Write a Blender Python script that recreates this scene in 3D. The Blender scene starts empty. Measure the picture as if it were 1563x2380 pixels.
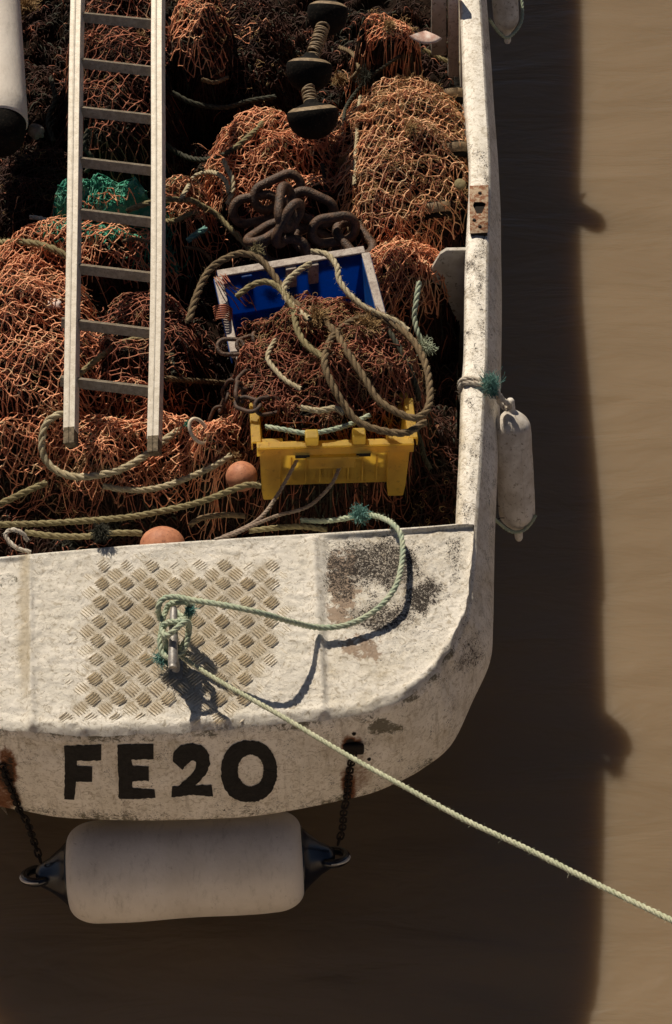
import bpy, math, random
import numpy as np
from mathutils import Vector, Matrix
from mathutils.bvhtree import BVHTree

random.seed(7)
RNG = np.random.default_rng(7)
SC = bpy.context.scene
COL = SC.collection

# ------------------------------------------------------------------ camera
W, Hh = 1563.0, 2381.7
F = 4960.0
TH = math.radians(55)
ZD = 1.15                                   # deck height above the water
CAM = np.array([0.0, -8*math.cos(TH), ZD + 8*math.sin(TH)])
FW = np.array([0, math.cos(TH), -math.sin(TH)])
UP = np.array([0, math.sin(TH), math.cos(TH)])
RT = np.array([1.0, 0, 0])
cam = bpy.data.objects.new('camera', bpy.data.cameras.new('camera'))
COL.objects.link(cam)
cam.location = CAM
cam.rotation_euler = (math.radians(90) - TH, 0, 0)
cam.data.sensor_fit = 'HORIZONTAL'
cam.data.sensor_width = 36
cam.data.lens = 36*F/W
cam.data.clip_end = 500
SC.camera = cam

# ------------------------------------------------------------------ light
SUNV = np.array([-0.45, 0.9, 1.0]); SUNV /= np.linalg.norm(SUNV)
wd = bpy.data.worlds.new("World"); SC.world = wd; wd.use_nodes = True
wn = wd.node_tree
sky = wn.nodes.new('ShaderNodeTexSky'); sky.sky_type = 'NISHITA'; sky.sun_disc = False
sky.sun_elevation = math.asin(SUNV[2]); sky.sun_rotation = math.atan2(SUNV[0], SUNV[1])
sky.air_density = .4; sky.dust_density = .8; sky.ozone_density = .5
wn.links.new(sky.outputs[0], wn.nodes['Background'].inputs[0])
wn.nodes['Background'].inputs[1].default_value = 0.05
sl = bpy.data.lights.new('sun', 'SUN'); sl.energy = 5.0; sl.angle = math.radians(0.55)
sl.color = (1.0, 0.885, 0.73)
so = bpy.data.objects.new('sun', sl); COL.objects.link(so)
so.rotation_euler = Vector(SUNV).to_track_quat('Z', 'Y').to_euler()
so.location = (-5, 10, 11)
SC.view_settings.view_transform = 'Standard'
SC.view_settings.look = 'None'
SC.view_settings.gamma = 1
SC.view_settings.exposure = 0.0
SC.view_settings.use_curve_mapping = False

# ------------------------------------------------------------------ maths
def ray(px, py):
    px = np.asarray(px, float); py = np.asarray(py, float)
    return FW + ((px-W/2)/F)[..., None]*RT - ((py-Hh/2)/F)[..., None]*UP

def P(px, py, z):
    """where the sight line through a photo point meets height z"""
    d = ray(px, py)
    t = (np.asarray(z, float)-CAM[2])/d[..., 2]
    return CAM + d*t[..., None]

def PY(px, py, y):
    d = ray(px, py); t = (y-CAM[1])/d[..., 1]
    return CAM + d*t[..., None]

def proj(v):
    r = np.asarray(v, float)-CAM
    dz = r@FW
    return W/2 + F*(r@RT)/dz, Hh/2 - F*(r@UP)/dz

def _hash(ix, iy, seed):
    h = (ix.astype(np.int64)*374761393 + iy.astype(np.int64)*668265263 + seed*1274126177) & 0xFFFFFFFF
    h = ((h ^ (h >> 13))*1103515245) & 0xFFFFFFFF
    h = ((h ^ (h >> 16))*2246822519) & 0xFFFFFFFF
    return ((h ^ (h >> 15)) & 0xFFFF)/65535.0

def vnoise(x, y, seed=0):
    ix = np.floor(x); iy = np.floor(y); fx = x-ix; fy = y-iy
    fx = fx*fx*(3-2*fx); fy = fy*fy*(3-2*fy)
    a = _hash(ix, iy, seed); b = _hash(ix+1, iy, seed); c = _hash(ix, iy+1, seed); d = _hash(ix+1, iy+1, seed)
    return (a*(1-fx)+b*fx)*(1-fy)+(c*(1-fx)+d*fx)*fy

def fbm(x, y, seed=0, o=3):
    s = 0; a = 1; t = 0
    x = np.asarray(x, float); y = np.asarray(y, float)
    for k in range(o):
        x, y = x*.809-y*.588+3.7, x*.588+y*.809+1.3
        s = s + a*(vnoise(x, y, seed+k*17)*2-1); t += a; a *= .5; x = x*2.03; y = y*2.03
    return s/t

def sstep(a, b, x):
    t = np.clip((x-a)/(b-a), 0, 1); return t*t*(3-2*t)

def resample(pts, n):
    pts = np.asarray(pts, float)
    s = np.r_[0, np.cumsum(np.linalg.norm(np.diff(pts, axis=0), axis=1))]
    t = np.linspace(0, s[-1], n)
    return np.stack([np.interp(t, s, pts[:, k]) for k in range(pts.shape[1])], 1)

def spline(pts, per=12):
    p = np.asarray(pts, float)
    p = np.vstack([2*p[0]-p[1], p, 2*p[-1]-p[-2]])
    out = []
    t = np.linspace(0, 1, per, endpoint=False)[:, None]
    for i in range(1, len(p)-2):
        a, b, c, d = p[i-1], p[i], p[i+1], p[i+2]
        out.append(.5*((2*b)+(-a+c)*t+(2*a-5*b+4*c-d)*t**2+(-a+3*b-3*c+d)*t**3))
    out.append(p[-2][None])
    return np.vstack(out)

# ------------------------------------------------------------------ objects
def tag(o, label=None, cat=None, group=None, kind=None):
    if label: o['label'] = label
    if cat: o['category'] = cat
    if group: o['group'] = group
    if kind: o['kind'] = kind
    return o

def empty(name, loc, label, cat, group=None):
    o = bpy.data.objects.new(name, None); COL.objects.link(o)
    o.location = tuple(loc); o.empty_display_size = .05
    tag(o, label, cat, group)
    bpy.context.view_layer.update()
    return o

def link(name, me, mat, parent=None, smooth=True):
    o = bpy.data.objects.new(name, me); COL.objects.link(o)
    if mat: me.materials.append(mat)
    if parent is not None:
        o.parent = parent
        if parent.type == 'EMPTY' or True:
            base = parent; loc = Vector((0, 0, 0))
            while base is not None:
                loc += base.location; base = base.parent
            o.location = -loc
    if smooth:
        me.polygons.foreach_set('use_smooth', [True]*len(me.polygons))
    return o

def mesh(name, v, f, mat, parent=None, smooth=True, attrs=None):
    """vertices in world coordinates; the origin goes to the centre for top-level things"""
    v = np.asarray(v, float).reshape(-1, 3)
    me = bpy.data.meshes.new(name)
    off = np.zeros(3)
    if parent is None:
        off = v.mean(0)
    if isinstance(f, np.ndarray) and f.ndim == 2:
        n, k = f.shape
        me.vertices.add(len(v)); me.vertices.foreach_set('co', (v-off).ravel())
        me.loops.add(n*k); me.loops.foreach_set('vertex_index', f.ravel().astype(np.int32))
        me.polygons.add(n)
        me.polygons.foreach_set('loop_start', np.arange(0, n*k, k, dtype=np.int32))
        me.update(calc_edges=True)
    else:
        me.from_pydata([tuple(a) for a in (v-off)], [], [tuple(int(i) for i in q) for q in f]); me.update()
    if attrs:
        for k, a in attrs.items():
            at = me.attributes.new(k, 'FLOAT', 'POINT'); at.data.foreach_set('value', np.asarray(a, float).ravel())
    o = link(name, me, mat, parent, smooth)
    if parent is None: o.location = tuple(off)
    return o

class MB:
    def __init__(s): s.v = []; s.f = []; s.n = 0
    def add(s, v, f):
        v = np.asarray(v, float).reshape(-1, 3); f = np.asarray(f)
        if f.shape[1] == 3: f = np.c_[f, f[:, 2]]
        s.v.append(v); s.f.append(f+s.n); s.n += len(v)
    def build(s, name, mat, parent=None, smooth=True):
        f = np.vstack(s.f); v = np.vstack(s.v)
        tri = f[:, 2] == f[:, 3]
        if tri.any():
            fl = [tuple(q[:3]) if t else tuple(q) for q, t in zip(f, tri)]
            return mesh(name, v, fl, mat, parent, smooth)
        return mesh(name, v, f, mat, parent, smooth)

def grid_faces(n, m, closed=False):
    i, j = np.meshgrid(np.arange(n-1), np.arange(m if closed else m-1), indexing='ij')
    j2 = (j+1) % m
    return np.stack([i*m+j, (i+1)*m+j, (i+1)*m+j2, i*m+j2], -1).reshape(-1, 4)

def tubes(pl, rad, sides=3):
    """pl (N,K,3) polylines -> open tubes; rad scalar, (K,) or (N,K)"""
    pl = np.asarray(pl, float); N, K, _ = pl.shape
    t = np.gradient(pl, axis=1); t /= np.linalg.norm(t, axis=2, keepdims=True)+1e-9
    mt = t.mean(1); ref = np.where((np.abs(mt[:, 2]) > .85)[:, None], np.array([1., .1, 0]), np.array([.13, .21, .97]))
    n = np.cross(t, ref[:, None, :]); n /= np.linalg.norm(n, axis=2, keepdims=True)+1e-9
    b = np.cross(t, n)
    a = np.arange(sides)*2*math.pi/sides
    rad = np.broadcast_to(np.asarray(rad, float), (N, K))
    v = pl[:, :, None, :] + rad[:, :, None, None]*(np.cos(a)[None, None, :, None]*n[:, :, None, :]+np.sin(a)[None, None, :, None]*b[:, :, None, :])
    f = grid_faces(K, sides, True)
    f = (f[None]+(np.arange(N)*K*sides)[:, None, None]).reshape(-1, 4)
    return v.reshape(-1, 3), f

def frames(c):
    t = np.gradient(c, axis=0); t /= np.linalg.norm(t, axis=1, keepdims=True)+1e-9
    n = np.zeros_like(c)
    r = np.array([0, 0, 1.]) if abs(t[0][2]) < .9 else np.array([1., 0, 0])
    n0 = np.cross(t[0], r); n0 /= np.linalg.norm(n0)
    for i in range(len(c)):
        n0 = n0-t[i]*np.dot(n0, t[i]); n0 /= np.linalg.norm(n0)+1e-9
        n[i] = n0
    return t, n, np.cross(t, n)

def sweep(c, r, sides=10, cap=True, closed=False):
    c = np.asarray(c, float)
    if closed:
        c2 = np.vstack([c[-1], c, c[0]]); t, n, b = frames(c2); t, n, b = t[1:-1], n[1:-1], b[1:-1]
        b0 = None
    else:
        t, n, b = frames(c)
    a = np.arange(sides)*2*math.pi/sides
    r = np.broadcast_to(np.asarray(r, float), (len(c),))
    v = c[:, None, :]+r[:, None, None]*(np.cos(a)[None, :, None]*n[:, None, :]+np.sin(a)[None, :, None]*b[:, None, :])
    v = v.reshape(-1, 3); f = grid_faces(len(c), sides, True)
    if closed:
        m = len(c)-1; j = np.arange(sides)
        # match the seam by the nearest ring vertex
        d = np.linalg.norm(v[m*sides:m*sides+sides][0]-v[:sides], axis=1); k = int(d.argmin())
        f = np.vstack([f, np.stack([m*sides+j, (j+k) % sides, (j+k+1) % sides, m*sides+(j+1) % sides], 1)])
    elif cap:
        v = np.vstack([v, c[0], c[-1]]); j = np.arange(sides); e = len(v)-2; m = (len(c)-1)*sides
        f = np.vstack([f, np.stack([(j+1) % sides, j, j*0+e, j*0+e], 1), np.stack([m+j, m+(j+1) % sides, j*0+e+1, j*0+e+1], 1)])
    return v, f

def fixtri(f):
    return f

def lathe(p0, p1, prof, sides=28, ov=1.0):
    """revolve prof [(t,r)] about the segment p0-p1 (t in metres from p0)"""
    p0 = np.asarray(p0, float); p1 = np.asarray(p1, float)
    ax = p1-p0; ax /= np.linalg.norm(ax)
    ref = np.array([0, 0, 1.]) if abs(ax[2]) < .9 else np.array([0., 1, 0])
    n = np.cross(ax, ref); n /= np.linalg.norm(n); b = np.cross(ax, n)
    a = np.arange(sides)*2*math.pi/sides
    prof = np.asarray(prof, float)
    v = p0+prof[:, 0][:, None, None]*ax+prof[:, 1][:, None, None]*(np.cos(a)[None, :, None]*n+np.sin(a)[None, :, None]*b*ov)
    return v.reshape(-1, 3), grid_faces(len(prof), sides, True)

def box(c, sx, sy, sz, R=None):
    s = np.array([[x, y, z] for x in (-1, 1) for y in (-1, 1) for z in (-1, 1)])*np.array([sx, sy, sz])/2
    if R is not None: s = s@np.asarray(R).T
    f = np.array([[0, 1, 3, 2], [4, 6, 7, 5], [0, 4, 5, 1], [2, 3, 7, 6], [0, 2, 6, 4], [1, 5, 7, 3]])
    return s+np.asarray(c, float), f

def bevel(o, w=.003, seg=2):
    m = o.modifiers.new('edge', 'BEVEL'); m.width = w; m.segments = seg; m.limit_method = 'ANGLE'
    return o

# ------------------------------------------------------------------ materials
class NT:
    def __init__(s, name):
        s.m = bpy.data.materials.new(name); s.m.use_nodes = True
        s.t = s.m.node_tree; s.b = s.t.nodes['Principled BSDF']
        s.co = s.t.nodes.new('ShaderNodeTexCoord').outputs['Object']
        g = s.t.nodes.new('ShaderNodeNewGeometry'); s.pos = g.outputs['Position']
    def n(s, ty, **kw):
        x = s.t.nodes.new(ty)
        for k, v in kw.items(): setattr(x, k, v)
        return x
    def l(s, a, b): s.t.links.new(a, b)
    def noise(s, scale, detail=4, rough=.5, dist=0, co=None, stretch=None):
        x = s.n('ShaderNodeTexNoise'); x.inputs['Scale'].default_value = scale
        x.inputs['Detail'].default_value = detail; x.inputs['Roughness'].default_value = rough
        x.inputs['Distortion'].default_value = dist
        c = co or s.pos
        if stretch:
            mp = s.n('ShaderNodeMapping'); mp.inputs['Scale'].default_value = stretch; s.l(c, mp.inputs[0]); c = mp.outputs[0]
        s.l(c, x.inputs['Vector']); return x.outputs['Fac']
    def ramp(s, fac, a, b, inv=False):
        x = s.n('ShaderNodeMapRange'); x.interpolation_type = 'SMOOTHSTEP'
        x.inputs[1].default_value = a; x.inputs[2].default_value = b
        if inv: x.inputs[3].default_value = 1; x.inputs[4].default_value = 0
        s.l(fac, x.inputs[0]); return x.outputs[0]
    def mix(s, fac, a, b):
        x = s.n('ShaderNodeMix'); x.data_type = 'RGBA'
        if isinstance(fac, float): x.inputs[0].default_value = fac
        else: s.l(fac, x.inputs[0])
        for i, c in ((6, a), (7, b)):
            if isinstance(c, tuple): x.inputs[i].default_value = (*c, 1)
            else: s.l(c, x.inputs[i])
        return x.outputs[2]
    def math(s, op, a, b=0.0):
        x = s.n('ShaderNodeMath'); x.operation = op
        for i, c in ((0, a), (1, b)):
            if isinstance(c, (int, float)): x.inputs[i].default_value = c
            else: s.l(c, x.inputs[i])
        return x.outputs[0]
    def attr(s, name):
        x = s.n('ShaderNodeAttribute'); x.attribute_name = name; return x.outputs['Fac']
    def bump(s, h, dist=.003, strength=1.0, prev=None):
        x = s.n('ShaderNodeBump'); x.inputs['Distance'].default_value = dist; x.inputs['Strength'].default_value = strength
        s.l(h, x.inputs['Height'])
        if prev: s.l(prev, x.inputs['Normal'])
        return x.outputs[0]
    def done(s, col, rough=.7, nrm=None, spec=.3, **kw):
        if isinstance(col, tuple): s.b.inputs['Base Color'].default_value = (*col, 1)
        else: s.l(col, s.b.inputs['Base Color'])
        if isinstance(rough, (int, float)): s.b.inputs['Roughness'].default_value = rough
        else: s.l(rough, s.b.inputs['Roughness'])
        s.b.inputs['Specular IOR Level'].default_value = spec
        if nrm: s.l(nrm, s.b.inputs['Normal'])
        for k, v in kw.items(): s.b.inputs[k].default_value = v
        return s.m

def simple(name, a, b, scale=20, rough=.7, bump=.002, c=None, bs=90, spec=.3, lo=.35, hi=.65, **kw):
    t = NT(name)
    col = t.mix(t.ramp(t.noise(scale, 5, .6), lo, hi), a, b)
    if c: col = t.mix(t.ramp(t.noise(scale*3.1, 6, .7), .56, .66), col, c)
    return t.done(col, rough, t.bump(t.noise(bs, 5, .6), bump), spec, **kw)

def m_white(name, streaks=False, fibre=False):
    """weathered white paint: attr 'dark' (black pitting, on the deck some shadow), 'rust', 'tan', 'algae' placed over the surface"""
    t = NT(name)
    n1 = t.noise(9, 6, .65)
    col = t.mix(t.ramp(n1, .3, .7), (.92, .87, .775), (.82, .77, .665))
    # fine yellow-brown ingrained dirt
    d = t.noise(38, 8, .72, 1.5)
    col = t.mix(t.math('MULTIPLY', t.ramp(d, .49, .65), .68), col, (.33, .26, .16))
    gr = t.noise(5.5, 7, .7, .6)
    col = t.mix(t.math('MULTIPLY', t.ramp(gr, .48, .72), .22), col, (.40, .36, .29))
    if streaks:
        st = t.noise(14, 6, .7, .4, None, (2.2, 2.2, .28))
        col = t.mix(t.math('MULTIPLY', t.ramp(st, .50, .70), .55), col, (.30, .245, .17))
        st = t.noise(30, 8, .75, 2.5, None, (1, 1, .6))
        col = t.mix(t.math('MULTIPLY', t.ramp(st, .60, .66), .6), col, (.16, .12, .08))
    tn = t.noise(22, 7, .7, .8)
    tan = t.ramp(t.math('ADD', t.math('MULTIPLY', t.attr('tan'), .9), t.math('MULTIPLY', tn, .9)), .60, 1.30)
    col = t.mix(t.math('MULTIPLY', tan, .58), col, (.40, .315, .18))
    gp = t.ramp(t.math('ADD', t.math('MULTIPLY', t.attr('gap'), .85), t.math('MULTIPLY', d, .5)), .50, 1.05)
    col = t.mix(t.math('MULTIPLY', gp, .62), col, (.32, .255, .16))
    rn = t.noise(30, 7, .7, .5)
    bare = t.ramp(t.math('ADD', t.math('MULTIPLY', t.attr('bare'), .42), t.math('MULTIPLY', rn, 1.2)), .84, .95)
    col = t.mix(t.math('MULTIPLY', bare, .85), col, (.33, .225, .15))
    wash = t.math('MULTIPLY', t.ramp(t.math('MULTIPLY', t.attr('dark'), t.math('ADD', t.noise(18, 6, .7), .3)), .25, .85), .5)
    col = t.mix(wash, col, (.24, .19, .14))
    # crisp flakes / pits
    f = t.noise(70, 9, .75, 2.0)
    fl = t.ramp(t.math('ADD', t.math('MULTIPLY', t.attr('dark'), .19), f), .635, .665)
    col = t.mix(fl, col, (.035, .026, .02))
    al = t.noise(45, 8, .75, 1.0)
    ag = t.ramp(t.math('ADD', t.math('MULTIPLY', t.attr('algae'), .42), al), .74, .86)
    col = t.mix(t.math('MULTIPLY', ag, .85), col, (.075, .065, .03))
    ru = t.noise(50, 6, .7, .6)
    rs = t.ramp(t.math('ADD', t.attr('rust'), t.math('MULTIPLY', ru, .9)), .75, 1.25)
    col = t.mix(rs, col, (.17, .06, .02))
    rs2 = t.ramp(t.math('ADD', t.attr('rust'), t.math('MULTIPLY', ru, .8)), 1.15, 1.35)
    col = t.mix(rs2, col, (.018, .012, .009))
    h = t.noise(130 if fibre else 110, 6, .72, 4.5 if fibre else 1.2)
    b1 = t.bump(h, .0052 if fibre else .0018)
    b2 = t.bump(t.noise(28, 5, .6, 1), .006 if fibre else .003, 1.0, b1)
    b3 = t.bump(fl, .002, -1.0, b2)
    return t.done(col, .62, b3, .3)

M_DECK = m_white('weathered_deck_paint', fibre=True)
M_HULL = m_white('weathered_hull_paint', True)
M_TREAD = simple('tread_plate_paint', (.88, .81, .67), (.70, .61, .46), 30, .6, .001, (.34, .26, .15))
M_BLACKP = simple('black_letter_paint', (.010, .010, .010), (.022, .02, .019), 60, .6, .002, (.03, .028, .025), spec=.2)
M_ALU = simple('dull_aluminium', (.78, .72, .61), (.64, .58, .475), 40, .45, .0006, (.50, .43, .32), bs=200, spec=.4, Metallic=.1)
M_RUNG = simple('shade_darkened_rung', (.36, .31, .235), (.25, .205, .15), 50, .6, .001, (.16, .12, .08))  # ladder metal darkened to put the rung faces' shade into the colour
M_ALUD = simple('ladder_foot_grime', (.10, .08, .05), (.22, .17, .11), 60, .8, .003)
M_CLEAT = simple('galvanised_cleat', (.34, .33, .31), (.24, .22, .20), 60, .5, .001, (.16, .13, .1), Metallic=.4)
M_RUBBER = simple('black_rubber', (.004, .0036, .003), (.009, .0075, .006), 30, .85, .003, (.035, .026, .017), spec=.12)
M_RIM = simple('worn_rubber_rim', (.30, .22, .13), (.17, .12, .07), 40, .6, .002, (.03, .02, .015))
M_NAVY = simple('navy_fender_end', (.004, .006, .012), (.008, .010, .017), 20, .22, .0006, spec=.6)
M_FENDER = simple('white_fender_vinyl', (.78, .72, .64), (.66, .59, .51), 9, .5, .0012, None, bs=60)
t = NT('scuffed_fender_vinyl')
fc = t.mix(t.ramp(t.noise(4, 5, .6), .3, .7), (.80, .74, .66), (.66, .60, .52))
fc = t.mix(t.math('MULTIPLY', t.ramp(t.noise(11, 9, .8, .2, None, (3., 1, 1)), .50, .72), .55), fc, (.40, .36, .30))
fc = t.mix(t.math('MULTIPLY', t.ramp(t.noise(40, 9, .8, .6), .60, .68), .6), fc, (.24, .19, .13))
M_FENDER = t.done(fc, .5, t.bump(t.noise(60, 5, .6), .0012), .4)
M_FENDER2 = simple('scuffed_white_fender_and_highlight', (.72, .68, .61), (.55, .50, .43), 18, .5, .001, (.30, .26, .2), bs=70)
M_CHAIN = simple('rusty_chain', (.12, .066, .038), (.040, .024, .015), 30, .5, .005, (.20, .10, .05), bs=140, spec=.4)
M_CHAIND = simple('dark_rust_chain', (.10, .055, .035), (.04, .025, .018), 60, .65, .002, bs=140)
M_RUST = simple('flaking_rust', (.20, .075, .03), (.40, .30, .20), 60, .8, .003, (.55, .48, .38), lo=.4, hi=.6)
M_DARK = simple('rust_and_shade_black', (.012, .009, .007), (.02, .014, .01), 40, .9, .002)  # rusty metal; also colours the shade in socket and hand holes
M_BLUE = simple('blue_plastic', (.004, .10, .42), (.006, .06, .24), 14, .45, .0008, (.06, .06, .08), spec=.5)
def translucent(m, col, amt):
    nt = m.node_tree; b = nt.nodes['Principled BSDF']; o = [n for n in nt.nodes if n.type == 'OUTPUT_MATERIAL'][0]
    tr = nt.nodes.new('ShaderNodeBsdfTranslucent'); tr.inputs[0].default_value = (*col, 1)
    mx = nt.nodes.new('ShaderNodeMixShader'); mx.inputs[0].default_value = amt
    nt.links.new(b.outputs[0], mx.inputs[1]); nt.links.new(tr.outputs[0], mx.inputs[2]); nt.links.new(mx.outputs[0], o.inputs[0])
translucent(M_BLUE, (.004, .24, .70), .42)
M_GREYP = simple('scuffed_crate_rim', (.50, .44, .38), (.34, .28, .24), 40, .6, .002, (.12, .10, .09))
M_YEL = simple('yellow_plastic', (.66, .48, .10), (.46, .33, .08), 16, .5, .0015, (.16, .11, .045), spec=.4)
translucent(M_YEL, (.98, .78, .26), .6)
M_BUOY = simple('orange_buoy', (.50, .22, .12), (.38, .15, .08), 25, .6, .001, (.22, .10, .06))
M_CREAM = simple('cream_ring', (.72, .64, .50), (.60, .50, .36), 30, .45, .0006)
M_SHELL = simple('scallop_shell', (.72, .62, .56), (.50, .30, .24), 30, .5, .0006)
M_STONE = simple('grey_stone', (.20, .18, .15), (.12, .10, .085), 30, .9, .003)
M_QUAY = simple('bounce_quay_stone', (.66, .56, .44), (.54, .45, .35), 1.5, .9, .01, bs=8)
M_UNDER = simple('dark_tangle_base', (.012, .008, .006), (.022, .013, .009), 30, .95, .01, bs=40, spec=.05)  # near black, standing for the shade between the nets
M_HOLD = simple('hold_paint', (.10, .085, .07), (.05, .04, .03), 10, .9, .003)

def m_net(name, a, b, c, d=None):
    t = NT(name)
    col = t.mix(t.ramp(t.noise(7, 4, .6), .38, .62), a, b)
    col = t.mix(t.ramp(t.noise(16, 5, .65), .52, .64), col, c)
    if d: col = t.mix(t.ramp(t.noise(4, 3, .5), .55, .66), col, d)
    return t.done(col, .75, t.bump(t.noise(400, 3, .6), .001), .25)
M_NET = m_net('orange_net_twine', (.93, .46, .26), (.72, .28, .145), (.72, .48, .28))
M_NETT = m_net('tan_net_twine', (.90, .53, .31), (.80, .41, .21), (.70, .50, .30))
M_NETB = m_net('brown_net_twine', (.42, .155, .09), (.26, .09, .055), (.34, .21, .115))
M_NETD = m_net('dark_net_twine', (.075, .028, .018), (.035, .016, .012), (.055, .035, .02), (.022, .02, .014))  # near black to put the hold's shade into the twine colour
M_NETG = m_net('green_net_twine', (.06, .34, .22), (.03, .19, .13), (.16, .42, .30))
M_NETG2 = m_net('dark_green_net_twine', (.02, .10, .065), (.015, .06, .04), (.04, .12, .08))
M_NETO = m_net('tufted_fibre', (.36, .23, .10), (.24, .14, .06), (.44, .30, .14))

def m_rope(name, a, b, c):
    t = NT(name)
    col = t.mix(t.ramp(t.noise(30, 5, .65), .35, .65), a, b)
    col = t.mix(t.ramp(t.noise(90, 5, .7), .56, .66), col, c)
    return t.done(col, .8, t.bump(t.noise(500, 3, .6, 0, None, (1, 1, 1)), .0012), .2)
M_RPALE = m_rope('pale_green_rope', (.50, .50, .36), (.38, .40, .27), (.20, .22, .12))
M_RGREEN = m_rope('green_rope', (.44, .47, .34), (.31, .38, .28), (.54, .56, .40))
M_RTEAL = m_rope('teal_fibre', (.09, .24, .22), (.20, .36, .31), (.04, .14, .13))
M_ROLIVE = m_rope('olive_rope', (.27, .23, .12), (.18, .145, .075), (.36, .32, .18))
M_RBROWN = m_rope('brown_rope', (.19, .135, .075), (.12, .085, .048), (.29, .225, .12))
M_RTAN = m_rope('tan_rope', (.46, .40, .27), (.34, .28, .17), (.56, .50, .36))
M_RGREY = m_rope('grey_line', (.34, .27, .21), (.23, .165, .125), (.46, .38, .30))
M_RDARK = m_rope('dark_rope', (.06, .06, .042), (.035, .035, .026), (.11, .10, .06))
M_RWHITE = m_rope('white_rope', (.60, .55, .46), (.42, .36, .29), (.30, .2, .14))

# water: silty brown, light scatters a little way inside it
t = NT('river_water')
wc = t.mix(t.ramp(t.noise(.9, 4, .5, .6, None, (.5, 1.2, 1)), .3, .7), (.205, .148, .092), (.172, .124, .076))
b1 = t.bump(t.noise(2.6, 4, .55, .5, None, (.5, 1.8, 1)), .05, .6)
b2 = t.bump(t.noise(14, 3, .55, 0, None, (.7, 1.4, 1)), .003, .3, b1)
M_WATER = t.done(wc, .25, b2, .22)
t.b.subsurface_method = 'BURLEY'
t.b.inputs['Subsurface Weight'].default_value = 1.0
t.b.inputs['Subsurface Radius'].default_value = (1.0, .75, .5)
t.b.inputs['Subsurface Scale'].default_value = .17

# ================================================================== SETTING
tag(mesh('water', [[-60, -40, 0], [60, -40, 0], [60, 60, 0], [-60, 60, 0]], [(0, 1, 2, 3)], M_WATER, smooth=False),
    'still brown river water around the boat', kind='structure')
# unseen mooring quay, placed low and pale to bounce sun onto the stern
v, f = box((2, -8.6, .2), 44, 8.2, 3.0)
qw = mesh('bounce_quay_wall', v, f, M_QUAY, smooth=False); tag(qw, kind='structure')

# ================================================================== BOAT
boat = empty('fishing_boat', P(500, 1500, ZD), 'white work boat with rounded stern, worn painted deck and black FE20 letters', 'boat')

# lines of the hull in photo points: crest (lit / shaded knuckle) and lower outer edge
crest = [(-420, 1640), (-250, 1668), (-100, 1682), (0, 1689), (60, 1694), (150, 1704), (300, 1704), (420, 1699), (560, 1688), (660, 1677),
         (760, 1668), (857, 1652), (922, 1629), (967, 1603), (1019, 1551), (1062, 1479), (1086, 1410), (1098, 1333), (1102, 1235),
         (1108, 1150), (1115, 1050), (1123, 900), (1128, 815), (1130, 610), (1136, 400), (1127, 218), (1114, 0), (1104, -150), (1085, -400), (1062, -800), (1030, -1400)]
outer = [(-420, 1800), (-250, 1840), (-100, 1862), (0, 1876), (60, 1887), (150, 1902), (300, 1908), (420, 1907), (560, 1901), (660, 1888),
         (760, 1869), (857, 1847), (922, 1821), (980, 1790), (1049, 1733), (1100, 1630), (1140, 1538), (1147, 1450), (1149, 1350),
         (1151, 1250), (1155, 1150), (1162, 980), (1165, 880), (1167, 680), (1161, 470), (1150, 290), (1134, 70), (1122, -80), (1100, -330), (1076, -730), (1042, -1330)]
zout = [.62]*12+[.64, .66, .70, .76, .80, .84, .87, .88, .88, .88, .88, .88, .88, .88, .88, .95, 1.05, 1.25, 1.5]
NC = 420
zcr = [ZD]*(len(crest)-4)+[ZD+.03, ZD+.14, ZD+.34, ZD+.6]
cctl = np.array([P(a, b, z) for (a, b), z in zip(crest, zcr)]); octl = np.array([P(a, b, z) for (a, b), z in zip(outer, zout)])
# the port side repeats the starboard side about the keel line
KU = P(1062, 1222, ZD)-P(0, 1299, ZD); KU /= np.linalg.norm(KU); KC = P(395, 1500, ZD)
def port(p):
    p = np.asarray(p, float); return p-2*((p-KC)@KU)[..., None]*KU
rr0 = [i for i, c in enumerate(crest) if c[0] > 1010 or c[1] < 1000]; mm0 = [i for i, c in enumerate(crest) if c[0] > -60]
ctl_px = [None]*len(rr0)+[crest[i] for i in mm0]
cw = spline(np.vstack([port(cctl[rr0])[::-1], cctl[mm0]]), 20)
ow = spline(np.vstack([port(octl[rr0])[::-1], octl[mm0]]), 20)
kend = [i for i, c in enumerate(crest) if c == (1102, 1235)][0]
kp = (len(rr0)-1-rr0.index(kend))*20
NC = len(cw)
_w = sstep(1235, 1330, proj(cw)[1])*((np.arange(NC) > kp) & (np.arange(NC) < NC))
_s = np.r_[0, np.cumsum(np.linalg.norm(np.diff(cw, axis=0), axis=1))]
_t = np.gradient(cw[:, :2], axis=0); _t /= np.linalg.norm(_t, axis=1, keepdims=True)
_o = (fbm(_s*9, _s*0+.5, 71)*.011+fbm(_s*30, _s*0+.5, 72)*.004)*_w
cw[:, 0] += _t[:, 1]*_o; cw[:, 1] -= _t[:, 0]*_o; cw[:, 2] += (-.016+fbm(_s*14, _s*0+9.5, 73)*.005)*_w
rows = []
nrm2 = np.gradient(ow[:, :2], axis=0); nrm2 = np.stack([nrm2[:, 1], -nrm2[:, 0]], 1); nrm2 /= np.linalg.norm(nrm2, axis=1, keepdims=True)
out3 = np.c_[nrm2, np.zeros(NC)]
NR = 26
for k in range(NR):
    s = k/(NR-1)
    # small rounded knuckle at the crest, slight outward belly below it
    p = cw*(1-s)+ow*s + out3*(.018*math.sin(math.pi*s)) + out3*(.012*math.exp(-s*14)*(1-math.exp(-s*60)))
    lump = fbm(np.arange(NC)*.05, np.full(NC, s*3.), 3)*.006*math.sin(math.pi*min(1, s*1.0+.02))
    rows.append(p+out3*lump[:, None])
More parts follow.
